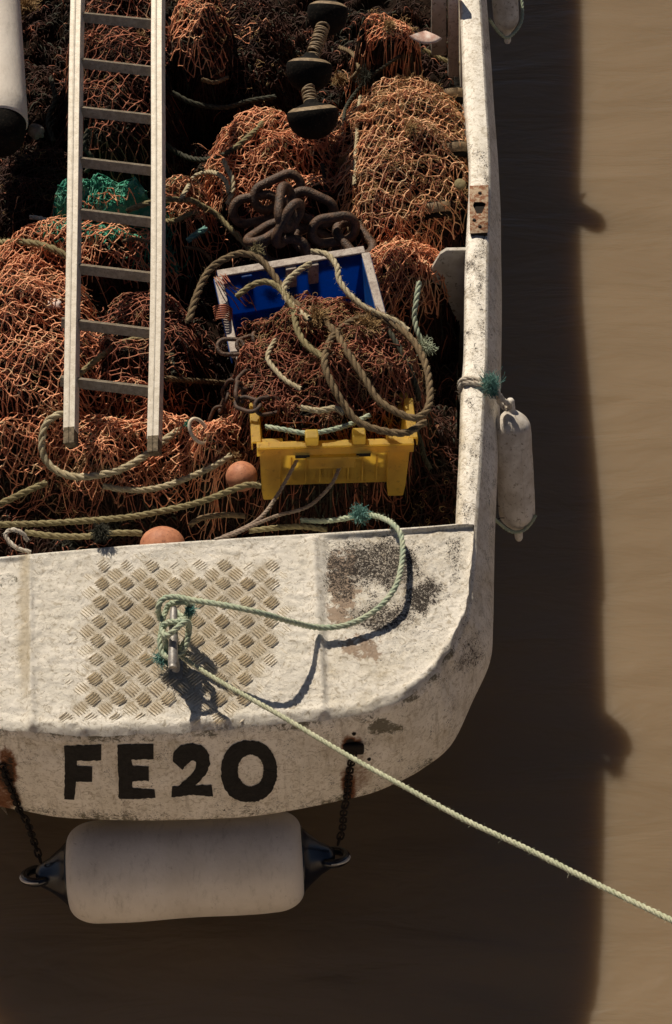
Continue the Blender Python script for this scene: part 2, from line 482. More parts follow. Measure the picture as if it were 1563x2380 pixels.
for dz, ins in ((-.012, .010), (-.025, .05), (-.05, .14), (-.2, .26), (-1.3, .50)):
    kf = sstep(1240, 1340, proj(ow)[1])[:, None]; p = ow-out3*(ins*kf+.03*(1-kf)*(dz < -.02)); p = p.copy(); p[:, 2] += dz; rows.append(p)
HV = np.array(rows)
hx, hy = proj(HV.reshape(-1, 3))
ss = np.repeat(np.r_[np.linspace(0, 1, NR), [1.0]*5], NC)
def blob(x, y, cx, cy, rx, ry, seed=1, wob=.35):
    r = np.sqrt(((x-cx)/rx)**2+((y-cy)/ry)**2)+fbm(x/25., y/25., seed)*wob
    return sstep(1.1, .35, r)
h_rust = np.maximum.reduce([blob(hx, hy, 822, 1735, 40, 36), blob(hx, hy, 812, 1820, 26, 70, 2)*.8, blob(hx, hy, 20, 1800, 34, 85, 4)*.9, blob(hx, hy, 10, 1855, 60, 50, 5)*.75, blob(hx, hy, 838, 1800, 40, 60, 3)*.55,
                            blob(hx, hy, 1128, 1180, 12, 16, 6)*.4])
bottom = sstep(.72, 1.0, ss)*(hx < 1010)*(fbm(hx/60., hy/40., 8)*.6+.75)
top = sstep(.12, 0.0, ss)*(hx < 1060)*(hy > 1450)
h_alg = np.clip(bottom*.62+top*(.45+.7*np.clip(fbm(hx/45., hy/30., 14), -.5, .6))+blob(hx, hy, 890, 1690, 55, 26, 9)*.95+.18, 0, 1)
h_alg = np.where(hy < 1300, .1, h_alg)
h_dark = np.where(hy < 1450, .22, .12)+fbm(hx/22., hy/26., 67)*.55+blob(hx, hy, 1080, 1500, 50, 70, 11)*.35+bottom*.12
h_dark = np.where(ss > .999, .3, h_dark)
hull = mesh('hull_side', HV.reshape(-1, 3), grid_faces(len(rows), NC)[:, ::-1], M_HULL, boat,
            attrs={'rust': h_rust, 'algae': h_alg, 'dark': h_dark, 'tan': np.clip(.25+fbm(hx/90., hy/50., 12)*.5, 0, 1), 'bare': ss*0})
hull_bvh = BVHTree.FromPolygons([tuple(a) for a in HV.reshape(-1, 3)], [tuple(int(i) for i in q) for q in grid_faces(len(rows), NC)])

def on_hull(px, py, lift=.0):
    d = ray(px, py); d = d/np.linalg.norm(d)
    h = hull_bvh.ray_cast(Vector(CAM), Vector(d))
    if h[0] is None: return P(px, py, ZD-.3)
    n = np.array(h[1]); n = n if n@d < 0 else -n
    return np.array(h[0])+n*lift

# ---- aft deck, lofted from the hold edge to the crest
fe = [(-420, 1330), (-250, 1318), (-100, 1306), (0, 1299), (150, 1285), (300, 1272), (450, 1262), (600, 1252), (740, 1244), (900, 1234), (1000, 1227), (1060, 1222), (1064, 1221), (1080, 1221), (1101, 1221)]
kc = ctl_px.index((1102, 1235))*20+1
cpath = resample(cw[kp:kc], 420)
few = np.array([P(a, b, ZD) for a, b in fe if a >= 0])
fpath = resample(np.vstack([port(few[[-1, -2, -4]]), few]), 420)
# match arc positions so that columns run roughly fore-aft
sx = np.linspace(0, 1, 420)
_h = np.interp(np.minimum(sx, 1-sx)*2, [0, .13, .38, .72, 1], [0, .06, .24, .62, 1])/2; sf = np.where(sx < .5, _h, 1-_h)
fs = np.stack([np.interp(sf, sx, fpath[:, k]) for k in range(3)], 1)
ND = 190
tt = np.linspace(0, 1, ND)
DV = fs[None]*(1-tt[:, None, None])+cpath[None]*tt[:, None, None]
_b = np.clip((tt-.955)/.045, 0, 1)[:, None]**2.2
DV[:, :, 2] = ZD*(1-_b)+cpath[None, :, 2]*_b
dx, dy = proj(DV.reshape(-1, 3)); dx = dx.reshape(ND, 420); dy = dy.reshape(ND, 420)
TT = np.repeat(tt[:, None], 420, 1)
def ridge(x, y, pts, w):
    xs = np.interp(y, [p[1] for p in pts], [p[0] for p in pts]); return np.exp(-((x-xs)/w)**2)
def inpoly_soft(x, y):
    l = np.interp(y, [1300, 1400, 1500, 1690], [200, 200, 190, 160]); r = np.interp(y, [1300, 1400, 1500, 1690], [640, 665, 655, 560])
    w = fbm(x/26., y/26., 31)*34+fbm(x/9., y/9., 32)*14
    a = np.minimum(np.minimum(x-l, r-x), np.minimum(y-1308, 1668-y))+w
    return sstep(-30, 55, a)*1.0
tread = inpoly_soft(dx, dy)
edge_in = np.minimum(sstep(0, .05, TT), 1)
Z = fbm(dx/70., dy/55., 21)*.006+fbm(dx/16., dy/13., 22)*.0035*(1-tread*.9)
# the tread pattern telegraphing through thick paint
Z += (1-tread)*(dx < 735)*(dx > 75)*.0012*(.6+fbm(dx/45., dy/45., 29))*(np.cos(math.pi*(dx/28.+dy/21.))*np.cos(math.pi*(dx/28.-dy/21.)))
Z += .015*ridge(dx, dy, [(729, 1240), (735, 1400), (742, 1500), (752, 1680)], 11)
Z += .012*ridge(dx, dy, [(66, 1290), (70, 1500), (74, 1700)], 9)
Z -= .010*sstep(72, 60, dx)+.013*sstep(745, 765, dx)*sstep(1.0, .75, TT)
Z *= sstep(0, .03, TT)*sstep(1.0, .97, TT)
Z += .004*np.exp(-(TT/.012)**2)+.006*np.exp(-((TT-.955)/.025)**2)*(1+fbm(dx/20., dy/20., 25))
DV = DV.copy(); DV[:, :, 2] += Z
rim_rows = [DV[0]+np.array([0, .008, -.006]), DV[0]+np.array([0, .010, -.03]), DV[0]+np.array([0, .012, -.75])]
AV = np.concatenate([np.array(rim_rows[::-1]), DV], 0)
ax_, ay_ = proj(AV.reshape(-1, 3))
right = sstep(742, 762, ax_)
d_bare = blob(ax_, ay_, 795, 1380, 62, 125, 41)*1.0+blob(ax_, ay_, 845, 1510, 80, 42, 42)*.95+blob(ax_, ay_, 815, 1290, 55, 30, 43)*.5
d_bare = np.clip(d_bare, 0, 1)*right
d_dark = .9*np.clip(np.maximum.reduce([blob(ax_, ay_, 870, 1315, 165, 85, 44)*1.0, blob(ax_, ay_, 985, 1385, 60, 50, 45)*1.15, blob(ax_, ay_, 880, 1435, 110, 48, 46)*.8,
      blob(ax_, ay_, 1055, 1300, 30, 75, 47)*.6, blob(ax_, ay_, 800, 1360, 55, 70, 48)*.8])*right+.10, 0, 1.2)  # dark stains, with some net tuft shadow painted in among them
d_dark += blob(ax_, ay_, 950, 1480, 160, 90, 49)*.2*right
tr = inpoly_soft(ax_, ay_)
d_tan = np.clip(.12+tr*.35+sstep(30, 0, np.abs(ax_-58))*.9*(ax_ < 70)*sstep(1660, 1560, ay_)+fbm(ax_/60., ay_/60., 51)*.35+right*.15+blob(ax_, ay_, 520, 1280, 150, 25, 52)*.2, 0, 1)
d_alg = np.clip(blob(ax_, ay_, 370, 1500, 60, 70, 53)*.5+blob(ax_, ay_, 600, 1695, 180, 14, 54)*.5+blob(ax_, ay_, 15, 1350, 50, 30, 55)*.55+.05, 0, 1)
o0 = P(400, 1490, ZD); LX, LY = .0445, .0405
_u = (AV[:, :, 0].ravel()-o0[0])/LX; _v = (AV[:, :, 1].ravel()-o0[1])/LY
_i = np.round((_u+_v)/2); _j = np.round((_u-_v)/2)
_a = (_u-(_i+_j))*LX; _b = (_v-(_i-_j))*LY
_d = np.maximum(np.abs(_a*.73+_b*.68), np.abs(_a*.73-_b*.68))
d_gap = (.66+.34*sstep(.031, .021, _d))*np.clip(tr*1.1, 0, 1)*(.85+.35*fbm(ax_/30., ay_/30., 57))
deck = mesh('aft_deck', AV.reshape(-1, 3), grid_faces(ND+3, 420), M_DECK, boat,
            attrs={'gap': d_gap, 'dark': d_dark, 'bare': d_bare, 'tan': d_tan, 'algae': d_alg, 'rust': ax_*0})
deck_bvh = BVHTree.FromPolygons([tuple(a) for a in AV.reshape(-1, 3)], [tuple(int(i) for i in q) for q in grid_faces(ND+3, 420)])
def on_deck(px, py, lift=0.):
    d = ray(px, py); d = d/np.linalg.norm(d)
    h = deck_bvh.ray_cast(Vector(CAM), Vector(d))
    p = np.array(h[0]) if h[0] is not None else P(px, py, ZD)
    return p+np.array([0, 0, lift])

# ---- tread bars: groups of five raised lens-shaped ribs, alternating direction
tv, tf = MB(), None
o0 = P(400, 1490, ZD)
LX, LY = .0445, .0405
for i in range(-26, 27):
    for j in range(-26, 27):
        if (i+j) % 2: continue
        gx, gy = o0[0]+i*LX, o0[1]+j*LY
        qx, qy = proj(np.array([gx, gy, ZD])); 
        if not (90 < qx < 720 and 1285 < qy < 1700): continue
        m = float(inpoly_soft(np.array([qx]), np.array([qy]))[0])
        if m < .04: continue
        m = min(1, m*1.3)*(1-.45*max(0, float(fbm(np.array([qx/40.]), np.array([qy/40.]), 77)[0])))
        s = 1 if i % 2 == 0 else -1
        a = math.atan2(LY, LX)*s
        ca, sa = math.cos(a), math.sin(a)
        zc = on_deck(qx, qy)[2]
        for b in range(5):
            if m < .5 and random.random() > m*1.6: continue
            off = (b-2)*.0104; L = (.0325-.004*abs(b-2))*(.75+.25*m)*random.uniform(.93, 1.04); wd_ = .0031
            hgt = .0064*m+random.uniform(-.0004, .0004)
            loc = np.array([[-L, 0, -.002], [-L*.5, -wd_, -.002], [L*.5, -wd_, -.002], [L, 0, -.002], [L*.5, wd_, -.002], [-L*.5, wd_, -.002], [-L*.6, 0, hgt], [L*.6, 0, hgt]])
            loc[:, 1] += off
            w3 = np.c_[loc[:, 0]*ca-loc[:, 1]*sa+gx, loc[:, 0]*sa+loc[:, 1]*ca+gy, loc[:, 2]+zc+.0005]
            tv.add(w3, np.array([[0, 1, 6, 6], [1, 2, 7, 6], [2, 3, 7, 7], [3, 4, 7, 7], [4, 5, 6, 7], [5, 0, 6, 6]]))
tb = tv.build('tread_bars', M_TREAD, deck, smooth=False); tb['kind'] = 'stuff'

# ---- gunwale cap from the deck forward
inner = [(1062, 1221), (1066, 1130), (1070, 1050), (1075, 900), (1081, 815), (1084, 610), (1093, 400), (1081, 218), (1071, 0), (1062, -150), (1045, -400), (1024, -800), (994, -1400)]
iw = spline(np.array([P(a, b, z) for (a, b), z in zip(inner, [ZD]*9+[ZD+.03, ZD+.14, ZD+.34, ZD+.6])]), 20)
cw2 = cw[kc-1:]
n2 = 300
iw = resample(iw, n2); c2 = resample(cw2, n2)
# corresponding points by y
ordr = np.argsort(c2[:, 1]); ciy = np.interp(iw[:, 1], c2[ordr, 1], c2[ordr, 0])
c3 = np.c_[ciy, iw[:, 1], np.interp(iw[:, 1], c2[ordr, 1], c2[ordr, 2])]
rw = [iw+np.array([.03, 0, -.6]), iw+np.array([.0, 0, -.045]), iw+np.array([-.004, 0, -.02]), iw+np.array([.004, 0, -.002])]
for s in np.linspace(.08, 1, 12):
    p = iw*(1-s)+c3*s; p = p.copy()
    p[:, 2] += .006*math.sin(math.pi*s)+fbm(p[:, 0]*30, p[:, 1]*18, 61)*.0025*math.sin(math.pi*s)
    rw.append(p)
GV = np.array(rw); gx_, gy_ = proj(GV.reshape(-1, 3))
g_dark = .26+blob(gx_, gy_, 1105, 640, 60, 60, 62)*.25+fbm(gx_/16., gy_/22., 63)*.8
g_dark = np.where(gy_ < 330, .08, g_dark)
mesh('gunwale', GV.reshape(-1, 3), grid_faces(len(rw), n2), M_HULL, boat,
     attrs={'dark': g_dark, 'rust': blob(gx_, gy_, 1115, 485, 30, 62, 64)*.65+blob(gx_, gy_, 1122, 800, 10, 20, 65)*.4, 'algae': gx_*0+.15, 'tan': np.clip(.1+fbm(gx_/30., gy_/50., 66)*.4+.5*sstep(1090, 1070, gx_), 0, 1), 'bare': gx_*0})

mesh('gunwale', port(GV.reshape(-1, 3)), grid_faces(len(rw), n2)[:, ::-1], M_HULL, boat, attrs={'dark': g_dark, 'rust': gx_*0, 'algae': gx_*0+.15, 'tan': gx_*0+.2, 'bare': gx_*0})
ipw = port(iw)

# ---- letters F E 2 0 painted on the stern
def strip_letter(quads, name):
    """quads: list of (left polyline, right polyline) in photo points"""
    mb = MB()
    for A, B in quads:
        n = max(8, int(sum(math.hypot(A[i+1][0]-A[i][0], A[i+1][1]-A[i][1]) for i in range(len(A)-1))/5))
        A = resample(A, n); B = resample(B, n); m = 8
        A = A+RNG.normal(0, .7, A.shape); B = B+RNG.normal(0, .7, B.shape)
        vs = []
        for i in range(n):
            for j in range(m):
                q = A[i]*(1-j/(m-1))+B[i]*j/(m-1); vs.append(on_hull(q[0], q[1], .0022))
        mb.add(vs, grid_faces(n, m))
    return mb.build(name, M_BLACKP, boat)
# zoom-measured strokes
def q(*pts): return [(a, b) for a, b in pts]
strip_letter([(q((149, 1734), (152, 1790), (149, 1858)), q((177, 1733), (180, 1790), (173, 1859))),
              (q((176.5, 1733), (236, 1731)), q((176.5, 1769), (236, 1768))), (q((149, 1734), (178, 1733)), q((149, 1734.5), (178, 1733.5))),
              (q((176, 1781), (214, 1782)), q((176, 1817), (214, 1817)))], 'painted_letter')
strip_letter([(q((273, 1730), (275, 1800), (277, 1857)), q((305, 1730), (308, 1800), (309, 1858))),
              (q((304.5, 1730), (356, 1729)), q((304.5, 1766), (356, 1765))), (q((307, 1780), (346, 1782)), q((307, 1816), (346, 1815))),
              (q((308.5, 1832), (359, 1836)), q((308.5, 1858), (362, 1855)))], 'painted_letter')
two_l = q((400, 1770), (404, 1748), (420, 1733), (445, 1728), (470, 1733), (486, 1752), (489, 1776), (479, 1800), (462, 1820), (446, 1832))
two_r = q((425, 1789), (434, 1778), (442, 1770), (448, 1768), (457, 1772), (458, 1780), (453, 1793), (440, 1806), (420, 1822), (400, 1848))
two = [(two_l, two_r), (q((400, 1828), (446, 1827), (492, 1824)), q((399, 1853), (446, 1848), (496, 1852)))]
strip_letter(two, 'painted_letter')
an = np.linspace(0, 2*math.pi, 60)
ol = [(579+65*math.copysign(abs(math.cos(a))**.85, math.cos(a)), 1793+71*math.copysign(abs(math.sin(a))**.9, math.sin(a))) for a in an]
il = [(583+30*math.cos(a), 1791+37*math.sin(a)) for a in an]
strip_letter([(ol, il)], 'painted_letter')

# ---- interior of the hold
hf = P(500, 600, .35)
hfl = np.vstack([fpath[24:392:12]+np.array([0, .02, 0]), (iw[::12]-np.array([.01, 0, 0])), (ipw[::12]+np.array([.01, 0, 0]))[::-1]]); hfl[:, 2] = .45
mesh('hold_floor', hfl, [tuple(range(len(hfl)))], M_HOLD, boat, smooth=False)

# ---- knee bracket and posts on the inner side of the gunwale
def prism_y(outline, th, name, mat, parent, bev=.003):
    """outline (N,3) of points in a plane facing -y, thickened by th behind"""
    o = np.asarray(outline); n = len(o)
    v = np.vstack([o, o+np.array([0, th, 0])])
    f = [tuple(range(n))[::-1], tuple(range(n, 2*n))]+[(i, (i+1) % n, n+(i+1) % n, n+i) for i in range(n)]
    ob = mesh(name, v, f, mat, parent, smooth=False); bevel(ob, bev); return ob
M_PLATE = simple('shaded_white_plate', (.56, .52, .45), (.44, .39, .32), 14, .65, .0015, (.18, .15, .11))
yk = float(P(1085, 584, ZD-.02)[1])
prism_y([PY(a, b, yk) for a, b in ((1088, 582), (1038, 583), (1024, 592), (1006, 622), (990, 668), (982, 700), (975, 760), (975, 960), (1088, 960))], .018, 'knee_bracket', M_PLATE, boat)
def post(px0, px1, pyt, pyb, zt, name, mat):
    a = P((px0+px1)/2, pyt, zt); w = P(px1, pyt, zt)[0]-P(px0, pyt, zt)[0]
    y0 = a[1]
    o = [PY(px0, pyt, y0), PY(px1, pyt, y0), PY(px1+2, pyb, y0), PY(px0-1, pyb, y0)]
    prism_y(o, w*.8, name, mat, boat, .006)
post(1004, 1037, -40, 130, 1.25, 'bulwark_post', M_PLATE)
post(1043, 1066, -60, 180, 1.3, 'bulwark_post', M_HULL)  # pale hull paint makes this post look lit beside the darkened one

# ---- rusty socket plate on the gunwale
rp = MB()
zt = ZD+.012
O = [(1092, 432), (1136, 430), (1135, 487), (1134, 541), (1093, 543), (1092, 490)]
def ringplate(outer_, inner_, z0, z1):
    n = len(outer_); v = [P(a, b, z1) for a, b in outer_]+[P(a, b, z1) for a, b in inner_]+[P(a, b, z0) for a, b in outer_]+[P(a, b, z0) for a, b in inner_]
    f = []
    for i in range(n):
        j = (i+1) % n
        f += [(i, n+i, n+j, j), (2*n+i, i, j, 2*n+j), (n+i, 3*n+i, 3*n+j, n+j)]
    return np.array(v), np.array(f)
v, f = ringplate([(1092, 432), (1136, 430), (1136, 460), (1135, 541), (1093, 543), (1092, 470)], [(1103, 470), (1122, 470), (1130, 474), (1121, 496), (1109, 497), (1100, 478)], ZD-.0, zt+.010)
sp = mesh('socket_plate', v, f, M_RUST, boat, smooth=False); bevel(sp, .002)
v = [P(a, b, ZD+.0085) for a, b in [(1101, 468), (1124, 468), (1132, 473), (1122, 499), (1108, 499), (1099, 478)]]
mesh('socket_hole_shade', v, [(5, 4, 3, 2, 1, 0)], M_DARK, sp, smooth=False)  # black slab colouring in the shade down the socket hole
for (a, b) in ((1116, 449), (1116, 527), (1103, 512)):
    c = P(a, b, zt+.011); v, f = lathe(c, c+np.array([0, 0, .004]), [(0, 0.0001), (0, .008), (.003, .007), (.004, .0001)], 8)
    mesh('bolt_head', v, f, M_DARK, sp)
v, f = box(P(1114, 545, ZD+.011), .068, .006, .012); mesh('weld_edge', v, f, M_DARK, sp, smooth=False)

# ---- cleat
cb = on_deck(408, 1512)
cl0 = P(404, 1412, ZD+.19); cl1 = P(402, 1553, ZD+.17)
cleat = empty('cleat', (0, 0, 0), None, None); cleat.parent = boat; cleat.location = -boat.location
for k in ('label', 'category'):
    if k in cleat: del cleat[k]
c = np.linspace(0, 1, 24)[:, None]; line = cl0*(1-c)+cl1*c
rr = np.interp(np.linspace(0, 1, 24), [0, .05, .5, .93, 1], [.010, .0135, .0165, .0175, .014])
v, f = sweep(line, rr, 12); 
def meshq(name, v, f, mat, parent=None, smooth=True):
    f2 = [tuple(q[:3]) if len(q) == 4 and q[2] == q[3] else tuple(q) for q in np.asarray(f).tolist()]
    return mesh(name, v, f2, mat, parent, smooth)
meshq('horn_bar', v, f, M_CLEAT, cleat)
for s in (.36, .62):
    p = cl0*(1-s)+cl1*s; g = p.copy(); g[2] = ZD-.01
    v, f = sweep([p, (p+g)/2, g], [.014, .013, .018], 10); meshq('leg', v, f, M_CLEAT, cleat)
g = (cl0+cl1)/2; v, f = box((g[0], g[1]-.005, ZD+.006), .05, .13, .010); bevel(mesh('base_plate', v, f, M_CLEAT, cleat, smooth=False), .004)

# ================================================================== NETS AND HEAP
DOMES = []
def dome_h(x, y):
    z = np.full(np.shape(x), .62)
    for (cx, cy, RX, RY, ca, sa, zb, h, pw, seed) in DOMES:
        u = ((x-cx)*ca+(y-cy)*sa)/RX; v = (-(x-cx)*sa+(y-cy)*ca)/RY
        r2 = u*u+v*v
        r1 = np.sqrt(r2)
        k = np.clip(1-r2/1.1, 0, 1)**(pw+.25)
        zz = .60+(zb-.60)*sstep(1.15 if zb > .975 else 1.5, .75, r1)+h*k
        z = np.maximum(z, zz)
    return z
def lumps(x, y):
    w = fbm(x*3, y*3, 94)*.9
    return fbm(x*4.5, y*4.5, 91)*.085+fbm(x*13, y*13, 92)*.028+(.5-np.abs(fbm(x*4+w, y*7-w, 95, 2))*2.2)*.055
def heap_z(x, y): return dome_h(x, y)+lumps(x, y)

def net_def(px, py, rx, ry, zb, h, ang=0, pw=.6, seed=0):
    c = P(px, py, zb+h*.6); s = np.linalg.norm(c-CAM)/F
    d = (c[0], c[1], rx*s, ry*s/math.sin(TH), math.cos(math.radians(ang)), math.sin(math.radians(ang)), zb, h, pw, seed)
    DOMES.append(d); return d

SPECS = [
 # name, label, px,py,rx,ry, zb,h, ang, cell, layers, streams, mat, warp
 ('fishing_net', 'big rounded heap of orange netting at the left edge, beside the foot of the ladder', 60, 805, 170, 262, .84, .24, 0, .040, 3, 60, 'M_NET', .030),
 ('fishing_net', 'flat band of orange netting under the thick olive rope, crossing behind the ladder', 175, 570, 210, 72, .78, .14, 0, .036, 4, 130, 'M_NET', .05),
 ('fishing_net', 'orange net mound seen between the ladder rails above the second-lowest rung', 330, 800, 135, 160, .82, .16, 0, .045, 3, 60, 'M_NETB', .04),
 ('fishing_net', 'orange netting gathered inside the curved tan rope at the foot of the ladder', 292, 1045, 222, 108, .74, .16, 8, .040, 3, 150, 'M_NET', .045),
 ('fishing_net', 'loose bag of orange net hanging behind the upper ladder rungs', 275, 120, 125, 225, .90, .20, 0, .050, 3, 30, 'M_NETB', .035),
 ('fishing_net', 'pale square-meshed net drape right of the top of the ladder', 462, 50, 78, 100, .95, .20, 0, .036, 2, 20, 'M_NET', .02),
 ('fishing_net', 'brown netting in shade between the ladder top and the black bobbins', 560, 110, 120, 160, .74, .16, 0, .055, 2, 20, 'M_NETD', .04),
 ('fishing_net', 'orange net slope just below the lowest black bobbin, above the heavy chain', 640, 360, 160, 145, .86, .16, 10, .042, 3, 110, 'M_NET', .04),
 ('fishing_net', 'largest heap of tan and orange netting, piled against the gunwale with black rollers under it', 945, 345, 175, 250, .90, .22, 0, .047, 4, 170, 'M_NETT', .035),
 ('fishing_net', 'bright orange net folds lying beside the blue crate and below the socket plate', 945, 632, 112, 72, .84, .16, -8, .034, 4, 170, 'M_NET', .05),
 ('fishing_net', 'brown net tangle heaped in the crates beneath the coiled rope', 755, 848, 250, 200, .99, .28, 0, .036, 3, 420, 'M_NETB', .05),
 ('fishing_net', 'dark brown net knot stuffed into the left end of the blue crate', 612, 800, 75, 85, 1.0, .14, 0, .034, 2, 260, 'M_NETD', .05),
 ('fishing_net', 'small rolled net bag beside the scallop shell near the top of the gunwale', 905, 75, 92, 42, .98, .14, -28, .034, 2, 30, 'M_NET', .03),
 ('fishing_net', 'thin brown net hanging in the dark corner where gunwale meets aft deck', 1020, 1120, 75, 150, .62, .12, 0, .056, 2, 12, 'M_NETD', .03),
 ('fishing_net', 'net bundle under the cream ring, left of the yellow crate', 500, 1045, 72, 62, .82, .14, 0, .036, 3, 50, 'M_NET', .04),
 ('fishing_net', 'slack brown net sagging below the curved tan rope, close to the aft deck', 215, 1160, 160, 52, .64, .10, 0, .050, 2, 20, 'M_NETB', .04),
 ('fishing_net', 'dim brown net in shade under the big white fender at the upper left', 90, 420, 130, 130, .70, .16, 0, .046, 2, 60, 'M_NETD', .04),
 ('fishing_net', 'bright teal green net bundle behind the middle of the ladder', 228, 448, 116, 40, .93, .11, -4, .030, 3, 650, 'M_NETG', .05),
 ('fishing_net', 'small orange net scrap among the ropes between ladder and big chain', 430, 480, 62, 55, .80, .10, 0, .034, 3, 60, 'M_NET', .04),
]
defs = [net_def(s[2], s[3], s[4], s[5], s[6], s[7], s[8]) for s in SPECS]

def build_net(spec, d, k):
    name, label, px, py, rx, ry, zb, h, ang, cell, layers, streams, mat, warp = spec
    cx, cy, RX, RY, ca, sa, zb, h, pw, _ = d
    Vs, Fs = [], []; n0 = 0
    def put(v, f):
        nonlocal n0
        Vs.append(v); Fs.append(f+n0); n0 += len(v)
    def surf(x, y, lift, sd):
        return heap_z(x, y)+lift
    rs = np.random.default_rng(100+k)
    nf = [0]; layers = min(layers, 3)
    for L in range(layers):
        if L == 1: nf[0] = sum(len(a) for a in Fs)
        cl = cell*(1.12+.12*L)
        nx = int(RX*2.5/cl)+3; ny = int(RY*2.5/(cl*.55))+3
        I, J = np.meshgrid(np.arange(-nx//2, nx//2+1), np.arange(-ny//2, ny//2+1), indexing='ij')
        A = rs.uniform(-.5, .5)+(0 if L == 0 else rs.uniform(0, 3))
        gx = (I+.5*(J % 2))*cl; gy = J*cl*.50
        x = gx*math.cos(A)-gy*math.sin(A); y = gx*math.sin(A)+gy*math.cos(A)
        w = warp*(.75+.6*L)
        wx = fbm(x*5+L*7, y*5, 200+k*9+L)*w*2.2+fbm(x*15, y*15, 300+k+L)*w*.45
        wy = fbm(x*5, y*5+L*5, 400+k*9+L)*w*2.2+fbm(x*15, y*15, 500+k+L)*w*.45
        x = x+wx+rs.normal(0, cl*.045, x.shape); y = y+wy+rs.normal(0, cl*.045, x.shape)
        r = np.sqrt((x/RX)**2+(y/RY)**2)
        X = cx+x*ca-y*sa; Y = cy+x*sa+y*ca
        ok = r+fbm(X*9, Y*9, 600+L)*.22 < (1.0 if L else 1.03)
        if L: ok &= rs.random(ok.shape) > .14
        Zz = heap_z(X, Y)+.024*(layers-1-L)+fbm(gx*12, gy*12, 700+k+L)*.02+rs.normal(0, .003, X.shape)
        Pn = np.stack([X, Y, Zz], -1)
        segs = []
        a = Pn[:, :-1]; oa = ok[:, :-1]
        b = Pn[:, 1:]; ob = ok[:, 1:]
        m = oa & ob; segs.append((a[m], b[m]))
        odd = (J[:, :-1] % 2) != 0
        # second leg: to i+1 for odd rows, i-1 for even rows
        bp = np.roll(Pn, -1, axis=0)[:, 1:]; obp = np.roll(ok, -1, axis=0)[:, 1:]; obp[-1] = False
        bm = np.roll(Pn, 1, axis=0)[:, 1:]; obm = np.roll(ok, 1, axis=0)[:, 1:]; obm[0] = False
        m = oa & obp & odd; segs.append((a[m], bp[m]))
        m = oa & obm & ~odd; segs.append((a[m], bm[m]))
        p0 = np.vstack([s[0] for s in segs]); p1 = np.vstack([s[1] for s in segs])
        if len(p0) == 0: continue
        K = 5; t = np.linspace(0, 1, K)[None, :, None]
        ln = np.linalg.norm(p1-p0, axis=1)
        keep = ln < cl*2.6; p0 = p0[keep]; p1 = p1[keep]; ln = ln[keep]
        bow = rs.normal(0, 1, (len(p0), 3))*np.array([1, 1, .6])*(.095*cl)
        tt_ = t
        pl = p0[:, None]*(1-tt_)+p1[:, None]*tt_+bow[:, None]*np.sin(math.pi*tt_)+rs.normal(0, .0009, (len(p0), K, 3))
        rd = .0026*np.array([1.5, 1, .95, 1, 1.5])*(1 if L < 2 else .9)
        v, f = tubes(pl, rd, 3); put(v, f)
    f_low0, f_low1 = nf[0], sum(len(a) for a in Fs)
    # gathered twine running along the folds
    n = int(streams*1.3)
    if n:
        K = 18
        th0 = rs.uniform(0, math.pi)
        r = np.sqrt(rs.random(n))*.95; a = rs.random(n)*2*math.pi
        x = r*RX*np.cos(a); y = r*RY*np.sin(a)
        X = cx+x*ca-y*sa; Y = cy+x*sa+y*ca
        dirn = fbm(X*2.5, Y*2.5, 800+k)*2.2+math.pi*.1*k+rs.normal(0, .35, n)
        step = rs.uniform(.006, .016, n)
        pts = np.zeros((n, K, 3)); wv = rs.normal(0, .28, (n,))
        for s in range(K):
            hh = heap_z(X, Y)
            pts[:, s] = np.stack([X, Y, hh+.016+.016*np.sin(s*.9+a*5)*rs.uniform(.3, 1)], 1)
            dirn = dirn+wv*.35+rs.normal(0, .22, n)
            X = X+np.cos(dirn)*step; Y = Y+np.sin(dirn)*step
        v, f = tubes(pts, .0042 if mat == 'M_NETG' else .0022, 3); put(v, f)
    fl = {8: 1500, 10: 900, 0: 350, 7: 350, 9: 250}.get(k, 120)
    ffl = sum(len(a) for a in Fs)
    r = np.sqrt(rs.random(fl))*.9; a = rs.random(fl)*2*math.pi
    x = r*RX*np.cos(a); y = r*RY*np.sin(a)
    cl_ = fbm(x*9, y*9, 900+k) > (-.1 if k in (8, 10) else .1); x = x[cl_]; y = y[cl_]; fl = len(x)
    X = cx+x*ca-y*sa; Y = cy+x*sa+y*ca; K = 9; dd = rs.uniform(0, 6.3, fl); pts = np.zeros((fl, K, 3)); cv = rs.normal(0, .9, fl); zz_ = heap_z(X, Y)+rs.uniform(.015, .05, fl)
    for q_ in range(K):
        pts[:, q_] = np.stack([X, Y, zz_], 1); X = X+np.cos(dd)*.0055; Y = Y+np.sin(dd)*.0055; zz_ = zz_+rs.normal(0, .003, fl); dd = dd+cv*.6+rs.normal(0, .4, fl)
    if fl: v, f = tubes(pts, .0013, 3); put(v, f)
    v = np.vstack(Vs); f = np.vstack(Fs)
    o = mesh(name, v, f, globals()[mat]); tag(o, label, 'fishing net', 'fishing nets piled in the hold')
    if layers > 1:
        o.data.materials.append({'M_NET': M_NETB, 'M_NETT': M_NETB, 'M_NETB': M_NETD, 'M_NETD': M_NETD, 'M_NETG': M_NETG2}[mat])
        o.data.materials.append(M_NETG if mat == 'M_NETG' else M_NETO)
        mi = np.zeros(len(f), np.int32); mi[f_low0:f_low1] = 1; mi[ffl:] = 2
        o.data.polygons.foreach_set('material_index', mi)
    return o
for k, (s, d) in enumerate(zip(SPECS, defs)): build_net(s, d, k)

